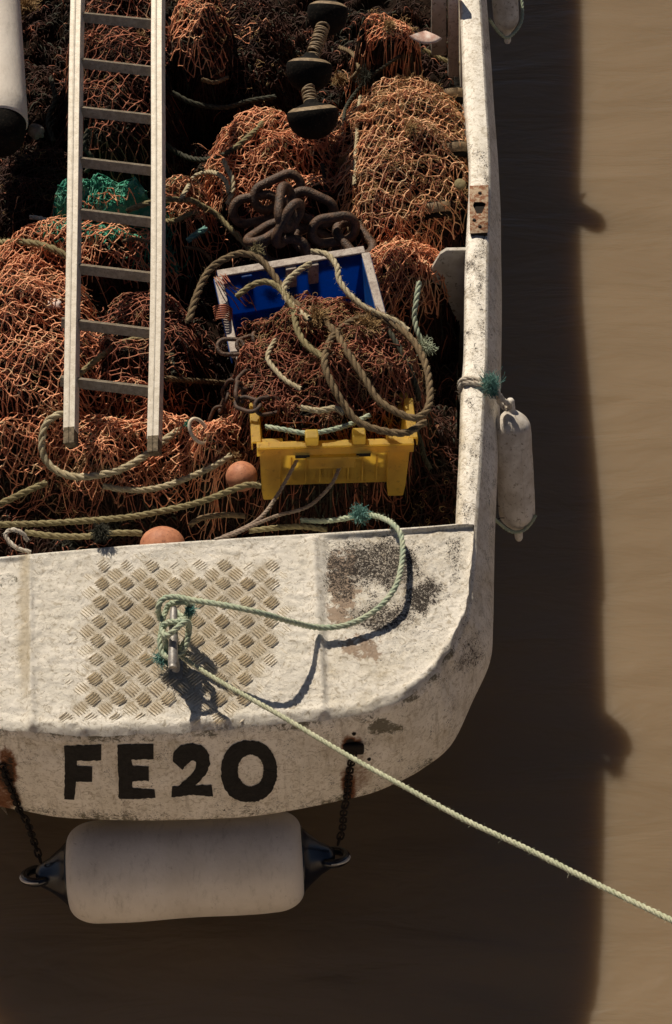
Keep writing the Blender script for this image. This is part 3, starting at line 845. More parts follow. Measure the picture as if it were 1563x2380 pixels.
# base and dark twine under the nets, coloured near black to stand for shade
x0, x1, y0_, y1_ = -2.3, float(iw[:, 0].min())-.0, float(P(500, 1240, ZD)[1])-.02, 4.4
nxg, nyg = 260, 430
gx, gy = np.meshgrid(np.linspace(x0, .62, nxg), np.linspace(y0_-.1, y1_, nyg), indexing='ij')
inx = np.interp(gy, iw[::-1 if iw[0, 1] > iw[-1, 1] else 1, 1], iw[::-1 if iw[0, 1] > iw[-1, 1] else 1, 0])
# keep the base inside the hold
gxx = np.maximum(np.minimum(gx, inx-.004), np.interp(gy, np.sort(ipw[:, 1]), ipw[np.argsort(ipw[:, 1]), 0])+.012)
lowy = np.interp(gxx, fpath[:, 0], fpath[:, 1])+.02
gyy = np.maximum(gy, lowy)
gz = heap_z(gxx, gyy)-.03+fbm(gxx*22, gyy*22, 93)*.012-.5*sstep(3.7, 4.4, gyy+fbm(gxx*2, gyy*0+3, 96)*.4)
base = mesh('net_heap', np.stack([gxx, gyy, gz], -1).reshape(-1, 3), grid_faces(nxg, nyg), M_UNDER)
tag(base, 'matted netting filling the hold beneath everything, coloured near black for shade', 'netting', kind='stuff')

def squiggles(name, label, mat, n, seed, rad=.0027, region=None, K=22, step=(.008, .018), lift=.012):
    rs = np.random.default_rng(seed)
    X = rs.uniform(-1.75, .52, n); Y = rs.uniform(y0_+.02, 3.4, n)
    inx = np.interp(Y, iw[:, 1][np.argsort(iw[:, 1])], iw[:, 0][np.argsort(iw[:, 1])])
    d = rs.uniform(0, 6.3, n); st = rs.uniform(*step, n); wv = rs.normal(0, .3, n)
    pts = np.zeros((n, K, 3))
    for s in range(K):
        lx = np.interp(Y, np.sort(iw[:, 1]), iw[np.argsort(iw[:, 1]), 0])-.01
        X = np.minimum(X, lx); X = np.maximum(X, np.interp(Y, np.sort(ipw[:, 1]), ipw[np.argsort(ipw[:, 1]), 0])+.02); ly = np.interp(X, fpath[:, 0], fpath[:, 1])+.03; Y = np.maximum(Y, ly)
        pts[:, s] = np.stack([X, Y, heap_z(X, Y)+lift*(-1+1.6*np.sin(s*.8+wv*20))-.012], 1)
        d = d+wv*.5+rs.normal(0, .3, n); X = X+np.cos(d)*st; Y = Y+np.sin(d)*st
    v, f = tubes(pts, rad, 3)
    return tag(mesh(name, v, f, mat), label, 'twine', kind='stuff')
squiggles('loose_twine', 'loose brown twine tangled all through the hold, coloured near black for shade', M_NETD, 6500, 11)
squiggles('loose_twine', 'reddish loose twine tangled all through the hold', M_NETB, 450, 12)
squiggles('loose_twine', 'blackish green loose twine tangled all through the hold', M_RDARK, 900, 13, .004)

def on_heap(px, py, lift=0.):
    zs = np.arange(1.7, .4, -.006)
    p = P(np.full(len(zs), float(px)), np.full(len(zs), float(py)), zs)
    h = heap_z(p[:, 0], p[:, 1])
    i = np.argmax(h >= zs)
    q = p[i].copy(); q[2] += 0
    if lift:
        q = P(px, py, zs[i]+lift)
    return q

# ================================================================== ROPES
def rope(name, label, pts, r, mat, cat='rope', group=None, lift=None, fuzz=0, parent=None, twist=8.0, smooth=3, close=False):
    w = []
    for p in pts:
        if len(p) == 3: w.append(P(*p))
        elif lift is not None and lift < 0:
            w.append(P(p[0], p[1], max(on_heap(p[0], p[1])[2]+.05, 1.25)+.03*math.sin(len(w)*.55)+.02))
        else: w.append(on_heap(p[0], p[1], (r*1.2+.045 if lift is None else lift+.02)))
    w = np.array(w)
    if close: w = np.vstack([w, w[0]])
    if smooth and len(pts[0]) == 2:
        for _ in range(2):
            z = w[:, 2].copy(); z[1:-1] = .25*w[:-2, 2]+.5*w[1:-1, 2]+.25*w[2:, 2]
            z = np.maximum(z, w[:, 2]-.02)
            # keep the same sight lines while relaxing heights
            qx, qy = proj(w); w = np.array([P(a, b, c) for a, b, c in zip(qx, qy, z)])
    c = spline(w, 14)
    L = np.linalg.norm(np.diff(c, axis=0), axis=1).sum()
    n = max(8, int(L/(r*.75))); c = resample(c, n)
    t, nn, bb = frames(c)
    s = np.linspace(0, L, n)
    mb = MB()
    for k in range(3):
        ph = s*2*math.pi/(twist*r)+k*2*math.pi/3
        wob = 1+fbm(s/(r*6), np.full(n, k*3.), 5)*.12
        cc = c+(nn*np.cos(ph)[:, None]+bb*np.sin(ph)[:, None])*r*.50*wob[:, None]
        v, f = sweep(cc, r*.56, 6, cap=False); mb.add(v, f)
    if fuzz:
        m = int(fuzz); ii = RNG.integers(1, n-1, m); a = RNG.uniform(0, 6.3, m)
        st = c[ii]+(nn[ii]*np.cos(a)[:, None]+bb[ii]*np.sin(a)[:, None])*r*.9
        dr = (nn[ii]*np.cos(a)[:, None]+bb[ii]*np.sin(a)[:, None])*.8+t[ii]*RNG.normal(0, .9, (m, 1))+RNG.normal(0, .3, (m, 3))
        ln = RNG.uniform(.2, .85, m)[:, None]*r
        pl = np.stack([st, st+dr*ln*.5, st+dr*ln+RNG.normal(0, .3, (m, 3))*ln], 1)
        v, f = tubes(pl, .00045, 3); mb.add(v, f)
    o = mb.build(name, mat, parent)
    if parent is None: tag(o, label, cat, group)
    return o, c

def tuft(name, label, c, R, n, mat, dirv=None, rad=.0011, cat='frayed rope', parent=None, spread=1.0, ball=False):
    c = np.asarray(c, float); K = 6
    d = RNG.normal(0, 1, (n, 3)); d /= np.linalg.norm(d, axis=1, keepdims=True)
    if dirv is not None: d = d*spread*.6+np.asarray(dirv, float); d /= np.linalg.norm(d, axis=1, keepdims=True)
    L = R*RNG.uniform(.5, 1.1, n)
    pts = np.zeros((n, K, 3)); p = np.tile(c, (n, 1))+RNG.normal(0, R*.12, (n, 3)); dd = d.copy()
    for s in range(K):
        pts[:, s] = p; p = p+dd*(L/K)[:, None]; dd = dd+RNG.normal(0, .35, (n, 3)); dd /= np.linalg.norm(dd, axis=1, keepdims=True)
    v, f = tubes(pts, rad, 3)
    o = mesh(name, v, f, mat, parent)
    if parent is None: tag(o, label, cat)
    return o

# mooring line
Zl = ZD
rope('mooring_line', 'taut pale green mooring line running from the cleat over the stern to the bottom corner',
     [(412, 1512, ZD+.10), (430, 1533, ZD+.10), (520, 1590, ZD+.14), (640, 1657, ZD+.20), (800, 1752, ZD+.28), (930, 1824, ZD+.36), (1080, 1906, ZD+.45), (1230, 1976, ZD+.55),
      (1400, 2062, ZD+.68), (1600, 2158, ZD+.83), (1900, 2296, ZD+1.05), (2500, 2560, ZD+1.5), (3000, 2780, ZD+1.9)], .0090, M_RPALE, fuzz=1500, twist=6.5)
rope('tail_line', 'green rope tail looping from the cleat over the brown stained deck into the hold',
     [(372, 1440, ZD+.13), (368, 1415, ZD+.19), (380, 1393, ZD+.21), (410, 1388, ZD+.22), (450, 1396, ZD+.24), (520, 1407, ZD+.26), (600, 1424, ZD+.25), (680, 1447, ZD+.15), (735, 1459, ZD+.045), (790, 1457, ZD+.03), (840, 1440, ZD+.035),
      (890, 1405, ZD+.05), (922, 1360, ZD+.06), (936, 1300, ZD+.05), (934, 1250, ZD+.04), (915, 1220, ZD+.03), (885, 1203, ZD-.02), (850, 1198, ZD-.08), (800, 1206, ZD-.14), (750, 1212, ZD-.18), (700, 1210, ZD-.2)], .0108, M_RGREEN, fuzz=700, twist=6.5)
# turns round the cleat
def turns():
    zz = ZD
    rope('cleat_hitch', 'green rope turns wound in a figure of eight round the deck cleat',
     [(438, 1400, zz+.18), (444, 1425, zz+.15), (434, 1440, zz+.12), (405, 1443, zz+.09), (380, 1460, zz+.10), (372, 1490, zz+.10), (378, 1520, zz+.09), (400, 1530, zz+.11), (425, 1515, zz+.12), (437, 1485, zz+.14), (440, 1455, zz+.18),
      (432, 1446, zz+.225), (410, 1462, zz+.235), (388, 1478, zz+.21), (376, 1462, zz+.18), (390, 1448, zz+.20), (415, 1446, zz+.225), (436, 1452, zz+.20), (436, 1480, zz+.12), (420, 1505, zz+.07), (395, 1520, zz+.06), (384, 1490, zz+.12),
      (376, 1455, zz+.15), (384, 1425, zz+.14), (395, 1405, zz+.16), (425, 1400, zz+.20), (445, 1412, zz+.16), (430, 1435, zz+.10), (405, 1420, zz+.08)], .0105, M_RGREEN, fuzz=900, twist=6.5)
turns()
tuft('frayed_end', 'frayed teal rope end fanning out beside the left of the cleat', P(384, 1515, ZD+.07), .07, 300, M_RTEAL, dirv=(-.1, -.8, -.6))
tuft('frayed_end', 'frayed green rope end at the top right of the cleat', P(436, 1418, ZD+.17), .04, 160, M_RTEAL, dirv=(.6, -.2, -.2))
tuft('frayed_knot', 'teal frayed knot on the tail line where it drops into the hold', P(836, 1196, ZD-.05), .055, 420, M_RTEAL)
tuft('frayed_knot', 'dark green bushy knot just behind the aft deck edge, below the ladder', P(234, 1240, ZD+.03), .055, 420, M_RDARK)

rope('thick_rope', 'thick tan rope curving in a U beneath the ladder feet', [(150, 962), (130, 967), (108, 985), (98, 1020), (101, 1058), (124, 1090), (165, 1107), (210, 1108), (262, 1098), (302, 1082), (343, 1056), (385, 1022), (428, 994)], .0150, M_RTAN, fuzz=300)
rope('thick_rope', 'tan rope with dark lashings below the U-shaped rope', [(240, 1130), (275, 1137), (328, 1140), (378, 1132), (440, 1110), (495, 1085), (540, 1058)], .0125, M_RTAN, fuzz=200)
rope('long_rope', 'long olive rope stretched across the hold just above the aft deck edge', [(-60, 1222, .98), (0, 1220, .98), (84, 1218, .98), (190, 1212, .99), (296, 1203, .99), (380, 1188, 1.0), (465, 1168, 1.01), (528, 1144, 1.02), (575, 1128, 1.03), (606, 1130, 1.02)], .0125, M_ROLIVE, fuzz=500)
rope('short_rope', 'olive rope coming in from the left edge under the big net heap', [(-60, 1198, .93), (0, 1172, .94), (55, 1146, .95), (108, 1122, .95)], .0130, M_ROLIVE, fuzz=200)
rope('olive_band_rope', 'mossy thick rope lying on the net band and passing behind the left ladder rail', [(-40, 566), (0, 564), (50, 562), (105, 572), (150, 592), (175, 610)], .0150, M_ROLIVE, fuzz=400)
rope('diagonal_rope', 'dark and pale twisted rope rising diagonally between the two lowest rungs', [(170, 885), (200, 858), (240, 825), (285, 797), (345, 783)], .0125, M_ROLIVE)
rope('coil_loop', 'small multicoloured rope loop at the lower left corner of the hold', [(72, 1284, 1.12), (40, 1275, 1.13), (18, 1255, 1.14), (14, 1240, 1.15), (30, 1232, 1.16), (52, 1240, 1.15), (64, 1258, 1.12)], .0085, M_RWHITE, fuzz=60)
rope('crate_lashing', 'thin grey line falling from the yellow crate to the deck edge, outermost to the left', [(722, 1022, 1.10), (700, 1052, 1.10), (672, 1105, 1.06), (640, 1160, 1.03), (605, 1205, 1.05), (560, 1232, 1.10), (515, 1250, 1.14)], .0075, M_RGREY, fuzz=60)
rope('crate_lashing', 'thin grey line with a knot hanging from the right of the yellow crate front', [(803, 1015, 1.11), (797, 1060, 1.08), (775, 1120, 1.03), (735, 1165, .98), (700, 1185, .98), (650, 1198, 1.0), (600, 1217, 1.06), (540, 1244, 1.13), (500, 1256, 1.15)], .0075, M_RGREY, fuzz=60)
rope('rim_rope', 'whitish green rope draped along the yellow crate rim', [(618, 992, 1.20), (660, 999, 1.215), (715, 1008, 1.22), (770, 1000, 1.22), (820, 985, 1.21), (860, 965, 1.2)], .0100, M_RGREEN, fuzz=80)
rope('big_coil', 'heavy brown rope thrown in wide loops over both crates',
     [(438, 750), (458, 686), (487, 628), (532, 598), (568, 590), (608, 606), (642, 648), (662, 682), (698, 713), (742, 739), (781, 775), (808, 820), (843, 873), (880, 930), (926, 960), (966, 972), (994, 952), (1000, 910), (990, 849), (964, 797), (924, 761), (877, 741), (832, 742), (798, 760), (768, 793), (755, 844), (772, 894), (800, 941), (832, 980), (890, 1002), (946, 1006), (990, 980)],
     .0145, M_RBROWN, fuzz=900, lift=-2)
rope('looped_rope', 'olive rope looping over the blue crate wall and down into the net tangle', [(550, 690), (586, 664), (622, 656), (653, 674), (680, 713), (690, 762), (711, 800), (750, 830)], .0130, M_ROLIVE, lift=-2, fuzz=200)
rope('frayed_rope', 'tan rope with a frayed end rising beside the middle of the blue crate wall', [(722, 612), (690, 634), (664, 660), (664, 690), (700, 728), (720, 742)], .0125, M_RTAN, lift=-2, fuzz=300)
rope('pale_rope', 'pale twisted rope hanging over the back rim of the blue crate', [(724, 585), (760, 592), (783, 619), (789, 651), (810, 682), (845, 713), (881, 731), (922, 748), (950, 770)], .0125, M_RTAN, lift=-2, fuzz=200)
rope('upper_loop', 'yellow-tan twisted rope loop above the heavy chain', [(420, 465), (436, 438), (450, 414), (467, 404), (490, 400), (512, 408), (527, 426), (533, 450)], .0110, M_RTAN, lift=.07)
rope('upper_rope', 'pale twisted rope standing upright beside the small loop, left of the orange net slope', [(520, 372), (527, 388), (538, 410), (542, 434), (537, 457), (530, 475)], .0115, M_RTAN, lift=.06)
rope('crossing_rope', 'olive rope crossing from the ladder to the blue crate corner', [(295, 490), (340, 474), (385, 464), (418, 465), (446, 466), (466, 477), (494, 492), (513, 508), (533, 530), (552, 549), (569, 567), (585, 590)], .0125, M_ROLIVE, lift=.05, fuzz=200)
rope('crossing_rope', 'mossy rope just below the crossing rope, right of the ladder', [(370, 512), (400, 514), (420, 508), (441, 498), (460, 490)], .0110, M_ROLIVE, lift=.03, fuzz=200)
rope('dark_hanging_rope', 'dark rope sagging from the right ladder rail with a pale upturned end', [(375, 325), (385, 335), (418, 358), (460, 371), (510, 364), (555, 338)], .0120, M_RDARK, lift=.07)
rope('rope_end', 'pale upturned rope end above the orange net slope', [(545, 345), (570, 325), (600, 298), (630, 260)], .0125, M_ROLIVE, lift=.10, fuzz=200)
rope('side_rope', 'green and white rope hanging beside the grey knee bracket', [(975, 655, 1.13), (968, 700, 1.10), (964, 740, 1.06), (972, 775, 1.03), (985, 800, 1.0)], .0115, M_RGREEN)
tuft('frayed_end', 'frayed pale end of the rope beside the knee bracket', P(988, 806, 1.0), .06, 160, M_RGREEN, dirv=(.2, -.2, 0), spread=1.8)
tuft('frayed_end', 'pale bushy rope end at the blue crate back corner', P(592, 583, 1.16), .05, 160, M_ROLIVE, dirv=(.6, -.3, 0), spread=1.5)
rope('net_rope', 'tan bolt rope running down through the largest net heap', [(838, 225), (832, 270), (830, 320), (826, 370), (824, 430)], .0085, M_RTAN, lift=.03, fuzz=100)
rope('net_rope', 'dark green braided rope edging the left of the largest net heap', [(930, 130), (880, 165), (840, 200), (805, 250), (800, 300)], .0085, M_RDARK, lift=.03, fuzz=200)
rope('net_rope', 'dark green rope hanging between the net slope and the largest net heap', [(748, 380), (756, 420), (760, 460), (772, 500), (780, 530)], .0085, M_RDARK, lift=.03, fuzz=200)
rope('top_rope', 'moss-green rope along the top edge of the largest net heap by the gunwale', [(985, 115), (1010, 128), (1035, 140), (1075, 150), (1085, 170)], .0105, M_ROLIVE, lift=.04, fuzz=150)
rope('left_rope', 'grey-white rope in the dark below the green net bundle', [(70, 505), (95, 508), (125, 518), (150, 522)], .0105, M_RWHITE, lift=.04)
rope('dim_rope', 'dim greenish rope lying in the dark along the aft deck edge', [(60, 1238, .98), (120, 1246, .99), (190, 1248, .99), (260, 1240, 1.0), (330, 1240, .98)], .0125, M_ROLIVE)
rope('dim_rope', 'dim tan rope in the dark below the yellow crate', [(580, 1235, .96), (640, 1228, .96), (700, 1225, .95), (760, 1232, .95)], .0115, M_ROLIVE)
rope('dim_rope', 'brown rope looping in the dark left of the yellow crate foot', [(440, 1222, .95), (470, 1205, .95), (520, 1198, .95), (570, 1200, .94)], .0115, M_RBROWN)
rope('short_end', 'knotted tan rope scrap in the net tangle above the yellow crate', [(700, 948), (740, 955), (780, 950), (800, 962)], .0120, M_RTAN, lift=.05, fuzz=100)
rope('inner_rope', 'whitish rope curving down inside the left of the net-filled crate', [(640, 790), (622, 830), (640, 860), (665, 885), (700, 905)], .0100, M_RTAN, lift=.05, fuzz=100)
rope('inner_rope', 'dark rope curving down at the right end of the net-filled crate', [(905, 770), (940, 830), (965, 890), (975, 930)], .0115, M_RDARK, lift=.04)
rope('ladder_rope', 'dim rope hanging in shade behind the middle ladder rungs', [(205, 300), (195, 340), (215, 370), (200, 400)], .0120, M_RDARK, lift=.06)
rope('far_rope', 'reddish rope end in the shade left of the black bobbins', [(470, 185), (500, 192), (530, 180)], .0100, M_RBROWN, lift=.05)
for (px, py, R, n, m, lab) in [(60, 18, .10, 350, M_NETO, 'brown fibre tuft beside the top of the big white fender'), (325, 85, .045, 120, M_NETO, 'tan fibre tuft caught behind the second ladder rung'),
                              (800, 380, .05, 220, M_NETO, 'tan fibre tuft at the left edge of the largest net heap'), (905, 60, .05, 140, M_NETO, 'brown fibre tuft above the small net bag'),
                              (700, 150, .06, 200, M_NETO, 'brown fibre tuft caught on the bobbin shaft'), (850, 760, .09, 420, M_NETO, 'brown fibre mass on the nets inside the wide rope loops'),
                              (740, 740, .07, 300, M_NETO, 'brown fibre mass below the blue crate wall'), (850, 180, .07, 200, M_RDARK, 'dark green fibre clump above the largest net heap'),
                              (790, 185, .06, 160, M_NETO, 'tan fibre clump right of the black bobbins'), (545, 1062, .035, 140, M_NETO, 'tan frayed rope end beside the orange buoy'),
                              (955, 300, .05, 160, M_NETO, 'brown fibre tuft in the middle of the largest net heap'), (690, 650, .05, 160, M_RTAN, 'pale unlaid fibre hanging at the blue crate wall')]:
    tuft('fibre_tuft', lab, on_heap(px, py, .05), R, n, m, cat='fibre tuft')

rope('buried_rope', 'dark rope bight showing between the net heaps right of the lowest rung', [(392, 690), (420, 720), (425, 770), (400, 820), (405, 870)], .0115, M_RDARK, lift=.03)
rope('buried_rope', 'brown rope lying across the dark gap left of the crates', [(385, 880), (430, 884), (480, 888), (525, 892)], .0120, M_RBROWN, lift=.04, fuzz=80)
rope('curved_line', 'thick brown line bent beside the top left corner of the blue crate', [(430, 575), (462, 580), (485, 598), (500, 622)], .0085, M_RBROWN, lift=.08)
rope('curved_line', 'teal wrapped rope end lying in the dark between ladder and crate corner', [(436, 560), (455, 545), (480, 530)], .0130, M_RTEAL, lift=.06, fuzz=80)
rope('curved_line', 'rust brown line poking out behind the ladder below the green net', [(285, 562), (310, 556), (335, 560), (352, 566)], .0080, M_RBROWN, lift=.06)
rope('curved_line', 'dark rope running down beside the right edge of the crates', [(950, 985), (975, 1020), (985, 1060), (1000, 1090)], .0110, M_RDARK, lift=.03)
rope('curved_line', 'dark rope arched above the largest net heap in the shade', [(790, 110), (820, 125), (835, 160), (815, 185)], .0110, M_RBROWN, lift=.05, fuzz=60)
rope('curved_line', 'black rope curve in the shade between the upper rungs and the bobbins', [(400, 215), (450, 240), (520, 250), (580, 235), (640, 225)], .0120, M_RDARK, lift=.05)
rope('curved_line', 'greenish rope stub beside the black end of the big fender', [(118, 180), (128, 230), (112, 280), (125, 330)], .0120, M_RDARK, lift=.06)
tuft('fibre_tuft', 'green twine tuft among the ropes right of the ladder', on_heap(395, 590, .04), .035, 120, M_NETG, cat='fibre tuft')

# ================================================================== LADDER
lad = empty('ladder', P(260, 1020, 1.0), 'long aluminium ladder with flat rungs leaning over the nets at the left', 'ladder')
def Zlad(py): return np.interp(py, [-250, 1040], [1.72, 1.08])
def railpts(pts): return np.array([P(a, b, float(Zlad(b))) for a, b in pts])
def prism_path(c, wdt, dep, roll=0., name='rail', mat=None, parent=None):
    """rectangular bar along c: wide face up, small lip on the inner edge"""
    c = np.asarray(c); t = c[-1]-c[0]; t /= np.linalg.norm(t)
    sx_ = np.cross(t, [0, 0, 1.]); sx_ /= np.linalg.norm(sx_); up = np.cross(sx_, t)
    R = Matrix.Rotation(roll, 3, Vector(t)); sx_ = np.array(R@Vector(sx_)); up = np.array(R@Vector(up))
    prof = np.array([(-.5, 0), (-.5, -1), (.5, -1), (.5, 0), (.12, 0), (.08, .06), (.0, .06), (-.04, 0)])
    v = (c[:, None]+prof[None, :, :1]*wdt*sx_+prof[None, :, 1:]*dep*up).reshape(-1, 3)
    n = len(prof); f = [tuple(q) for q in grid_faces(len(c), n, True)]+[tuple(range(n)), tuple(range((len(c)-1)*n, len(c)*n))[::-1]]
    return bevel(mesh(name, v, f, mat, parent, smooth=False), .0015)
rl = railpts([(190, -250), (176, 0), (168, 500), (163, 800), (160, 1000)])
rr_ = railpts([(372, -250), (364, 0), (364, 400), (362, 700), (355, 1020)])
rl = spline(rl, 6); rr_ = spline(rr_, 6)
prism_path(rl, .047, .052, .22, 'rail', M_ALU, lad)
prism_path(rr_, .047, .052, .22, 'rail', M_ALU, lad)
def at_y(c, py):
    qx, qy = proj(c); return np.array([np.interp(py, qy, c[:, k]) for k in range(3)])
for (a, b) in ((35, 50), (142, 160), (255, 272), (373, 392), (493, 513), (622, 641), (752, 772), (888, 907), (-70, -55), (-170, -157)):
    p0 = at_y(rl, a-2); p1 = at_y(rr_, b+2)
    p0[2] -= .03; p1[2] -= .03; p0[1] += .018; p1[1] += .018
    ax = p1-p0; L = np.linalg.norm(ax); ax /= L
    ext = .040 if a > 700 else .018
    q0 = p0-ax*ext; q1 = p1
    n_ = np.array([0, .45, .9]); s_ = np.cross(ax, n_); s_ /= np.linalg.norm(s_); n_ = np.cross(s_, ax)
    prof = np.array([(-.5, -.3), (.5, -.3), (.5, .32), (.3, .32), (.3, .26), (.1, .26), (.1, .32), (-.1, .32), (-.1, .26), (-.3, .26), (-.3, .32), (-.5, .32)])*np.array([.017, .064])
    v = np.vstack([q0+prof[:, :1]*s_+prof[:, 1:]*n_, q1+prof[:, :1]*s_+prof[:, 1:]*n_]); n = len(prof)
    f = [(i, (i+1) % n, n+(i+1) % n, n+i) for i in range(n)]+[tuple(range(n))[::-1], tuple(range(n, 2*n))]
    mesh('rung', v, f, M_RUNG, lad, smooth=False)
for c in (rl, rr_):
    e = c[-1].copy(); tdir = c[-1]-c[-2]; tdir /= np.linalg.norm(tdir)
    c_ = np.array([e-tdir*.012, e+tdir*.03, e+tdir*.055])
    o = prism_path(c_+np.array([0, 0, .002]), .044, .054, .22, 'foot', M_ALUD, lad)

# ================================================================== CRATES
def crate(label, rim, depth, wall_mat, rim_mat, inset=.04, feet=False, name='fish_crate'):
    """rim: four rim corners (back-left, back-right, front-right, front-left)"""
    r = np.array([P(*c) for c in rim]); c = r.mean(0)
    ux = (r[1]-r[0])+(r[2]-r[3]); Wd = np.linalg.norm(ux)/2; ux /= np.linalg.norm(ux)
    uy = (r[0]-r[3])+(r[1]-r[2]); uy -= ux*np.dot(uy, ux); Dp = np.linalg.norm(uy)/2; uy /= np.linalg.norm(uy)
    uz = np.cross(ux, uy); R = np.stack([ux, uy, uz], 1)
    e = empty(name, c-uz*depth, label, 'crate', 'fish crates under the rope coil')
    hw, hd = Wd/2, Dp/2
    def T(p): return c+np.asarray(p, float)@R.T
    th = .006
    # shell: outer and inner skins
    def ringp(w, d, z): return [(-w, d, z), (w, d, z), (w, -d, z), (-w, -d, z)]
    o_t, o_b = ringp(hw-.012, hd-.012, -.01), ringp(hw-inset, hd-inset, -depth)
    i_t, i_b = ringp(hw-.012-th, hd-.012-th, -.01), ringp(hw-inset-th, hd-inset-th, -depth+th)
    v = T(o_t+o_b+i_t+i_b); f = []
    for i in range(4):
        j = (i+1) % 4
        f += [(i, j, 4+j, 4+i), (8+j, 8+i, 12+i, 12+j), (j, i, 8+i, 8+j)]
    f += [(4, 5, 6, 7), (15, 14, 13, 12)]
    mesh('body', v, f, wall_mat, e, smooth=False)
    # rim: four flat flanges with a downturned lip
    for k, (a, b) in enumerate((((0, hd, 0), (Wd+.0, .034)), ((hw, 0, 0), (.034, Dp-.036)), ((0, -hd, 0), (Wd, .034)), ((-hw, 0, 0), (.034, Dp-.036)))):
        v1, f1 = box(np.zeros(3), b[0], b[1], .010)
        bevel(mesh('rim_flange', T(v1+np.array(a)), [tuple(q) for q in f1], rim_mat, e, smooth=False), .003)
        if k % 2 == 0: v1, f1 = box(np.zeros(3), b[0], .005, .034); a2 = (0, a[1]+(.0165 if k == 0 else -.0165), -.02)
        else: v1, f1 = box(np.zeros(3), .005, b[1], .034); a2 = (a[0]+(.0165 if k == 1 else -.0165), 0, -.02)
        mesh('rim_lip', T(v1+np.array(a2)), [tuple(q) for q in f1], wall_mat, e, smooth=False)
    # ribs on the outside and corner posts
    for x in np.linspace(-hw*.72, hw*.72, 5):
        for sgn in (1, -1):
            v1, f1 = box(np.zeros(3), .007, .022, .045)
            mesh('rib', T(v1+np.array([x, sgn*(hd-.002), -.034])), [tuple(q) for q in f1], wall_mat, e, smooth=False)
    if feet:
        for sx in (-1, 1):
            for sy in (-1, 1):
                x, y = sx*(hw-.055), sy*(hd-.03)
                tpr = [(.095, .05, -.012), (.088, .05, -.06), (.072, .05, -depth-.0), (.060, .044, -depth-.055)]
                rings = [[(x+sx*.0-w/2+dxx*w, y-sy*.0-d/2+dyy*d+(-sy)*0.0, z) for dxx, dyy in ((0, 0), (1, 0), (1, 1), (0, 1))] for w, d, z in tpr]
                v1 = T([p for r_ in rings for p in r_]); f1 = [tuple(q) for q in grid_faces(4, 4, True)]+[(0, 1, 2, 3), (15, 14, 13, 12)]
                bevel(mesh('corner_foot', v1, f1, wall_mat, e, smooth=False), .006, 3)
        # handle surround on the front, dark boxes painting the shade of hand holes
        for x in (-hw*.42, hw*.36):
            v1, f1 = box(np.zeros(3), .055, .012, .030); mesh('hand_hole_shade', T(v1+np.array([x, -hd-.0125, -.040])), [tuple(q) for q in f1], M_DARK, e, smooth=False)
        for x in np.linspace(-hw*.55, hw*.55, 7):
            v1, f1 = box(np.zeros(3), .005, .016, depth*.55); mesh('face_rib', T(v1+np.array([x, -hd+.022, -depth*.62])), [tuple(q) for q in f1], wall_mat, e, smooth=False)
        v1, f1 = box(np.zeros(3), .20, .03, .012); bevel(mesh('handle_lip', T(v1+np.array([-.01, -hd-.010, -.055])), [tuple(q) for q in f1], wall_mat, e, smooth=False), .003)
        v1, f1 = box(np.zeros(3), .18, .012, .07); bevel(mesh('handle_panel', T(v1+np.array([-.01, -hd+.002, -.095])), [tuple(q) for q in f1], wall_mat, e, smooth=False), .003)
        for x in (-hw*.30, hw*.30):
            v1, f1 = box(np.zeros(3), .05, .05, .055); bevel(mesh('stacking_lug', T(v1+np.array([x, -hd+.012, .020])), [tuple(q) for q in f1], wall_mat, e, smooth=False), .006)
    else:
        for x in (-hw*.62, -hw*.02, hw*.28):
            v1, f1 = box(np.zeros(3), .045, .022, depth*.8); bevel(mesh('wall_rib', T(v1+np.array([x, hd-.022, -depth*.42])), [tuple(q) for q in f1], rim_mat if x > -hw*.5 else wall_mat, e, smooth=False), .004)
    return e
crate('open blue plastic crate with scuffed grey rim below the heavy chain', [(508, 618, 1.19), (846, 600, 1.19), (902, 760, 1.16), (548, 860, 1.14)], .24, M_BLUE, M_GREYP)
crate('yellow plastic crate with two stubby feet facing the aft deck', [(586, 926, 1.17), (948, 925, 1.13), (962, 1022, 1.19), (602, 1042, 1.19)], .25, M_YEL, M_YEL, .035, True)

# orange twine lashed round the blue crate's left rim
lp = []
for k in range(7):
    y = 715+k*5; lp.append([P(496+k, y, 1.16), P(505, y-4, 1.20), P(525, y-5, 1.205), P(540, y+4, 1.15)])
v, f = tubes(np.array([spline(np.array(a), 5) for a in lp]), .0035, 5)
tag(mesh('twine_lashing', v, f, M_NETB), 'rust-orange twine lashed round the left rim of the blue crate', 'lashing')
lp = [[P(498+i*5, 640+RNG.uniform(-6, 6), 1.2), P(515+i*6, 662+RNG.uniform(-8, 8), 1.22), P(540+i*7, 688+RNG.uniform(-8, 8), 1.18), P(556+i*8, 712+RNG.uniform(-12, 12), 1.1)] for i in range(6)]
v, f = tubes(np.array([spline(np.array(a), 5) for a in lp]), .0022, 5)
tag(mesh('twine_strands', v, f, M_NETB), 'orange twine strands falling over the blue crate corner', 'twine')

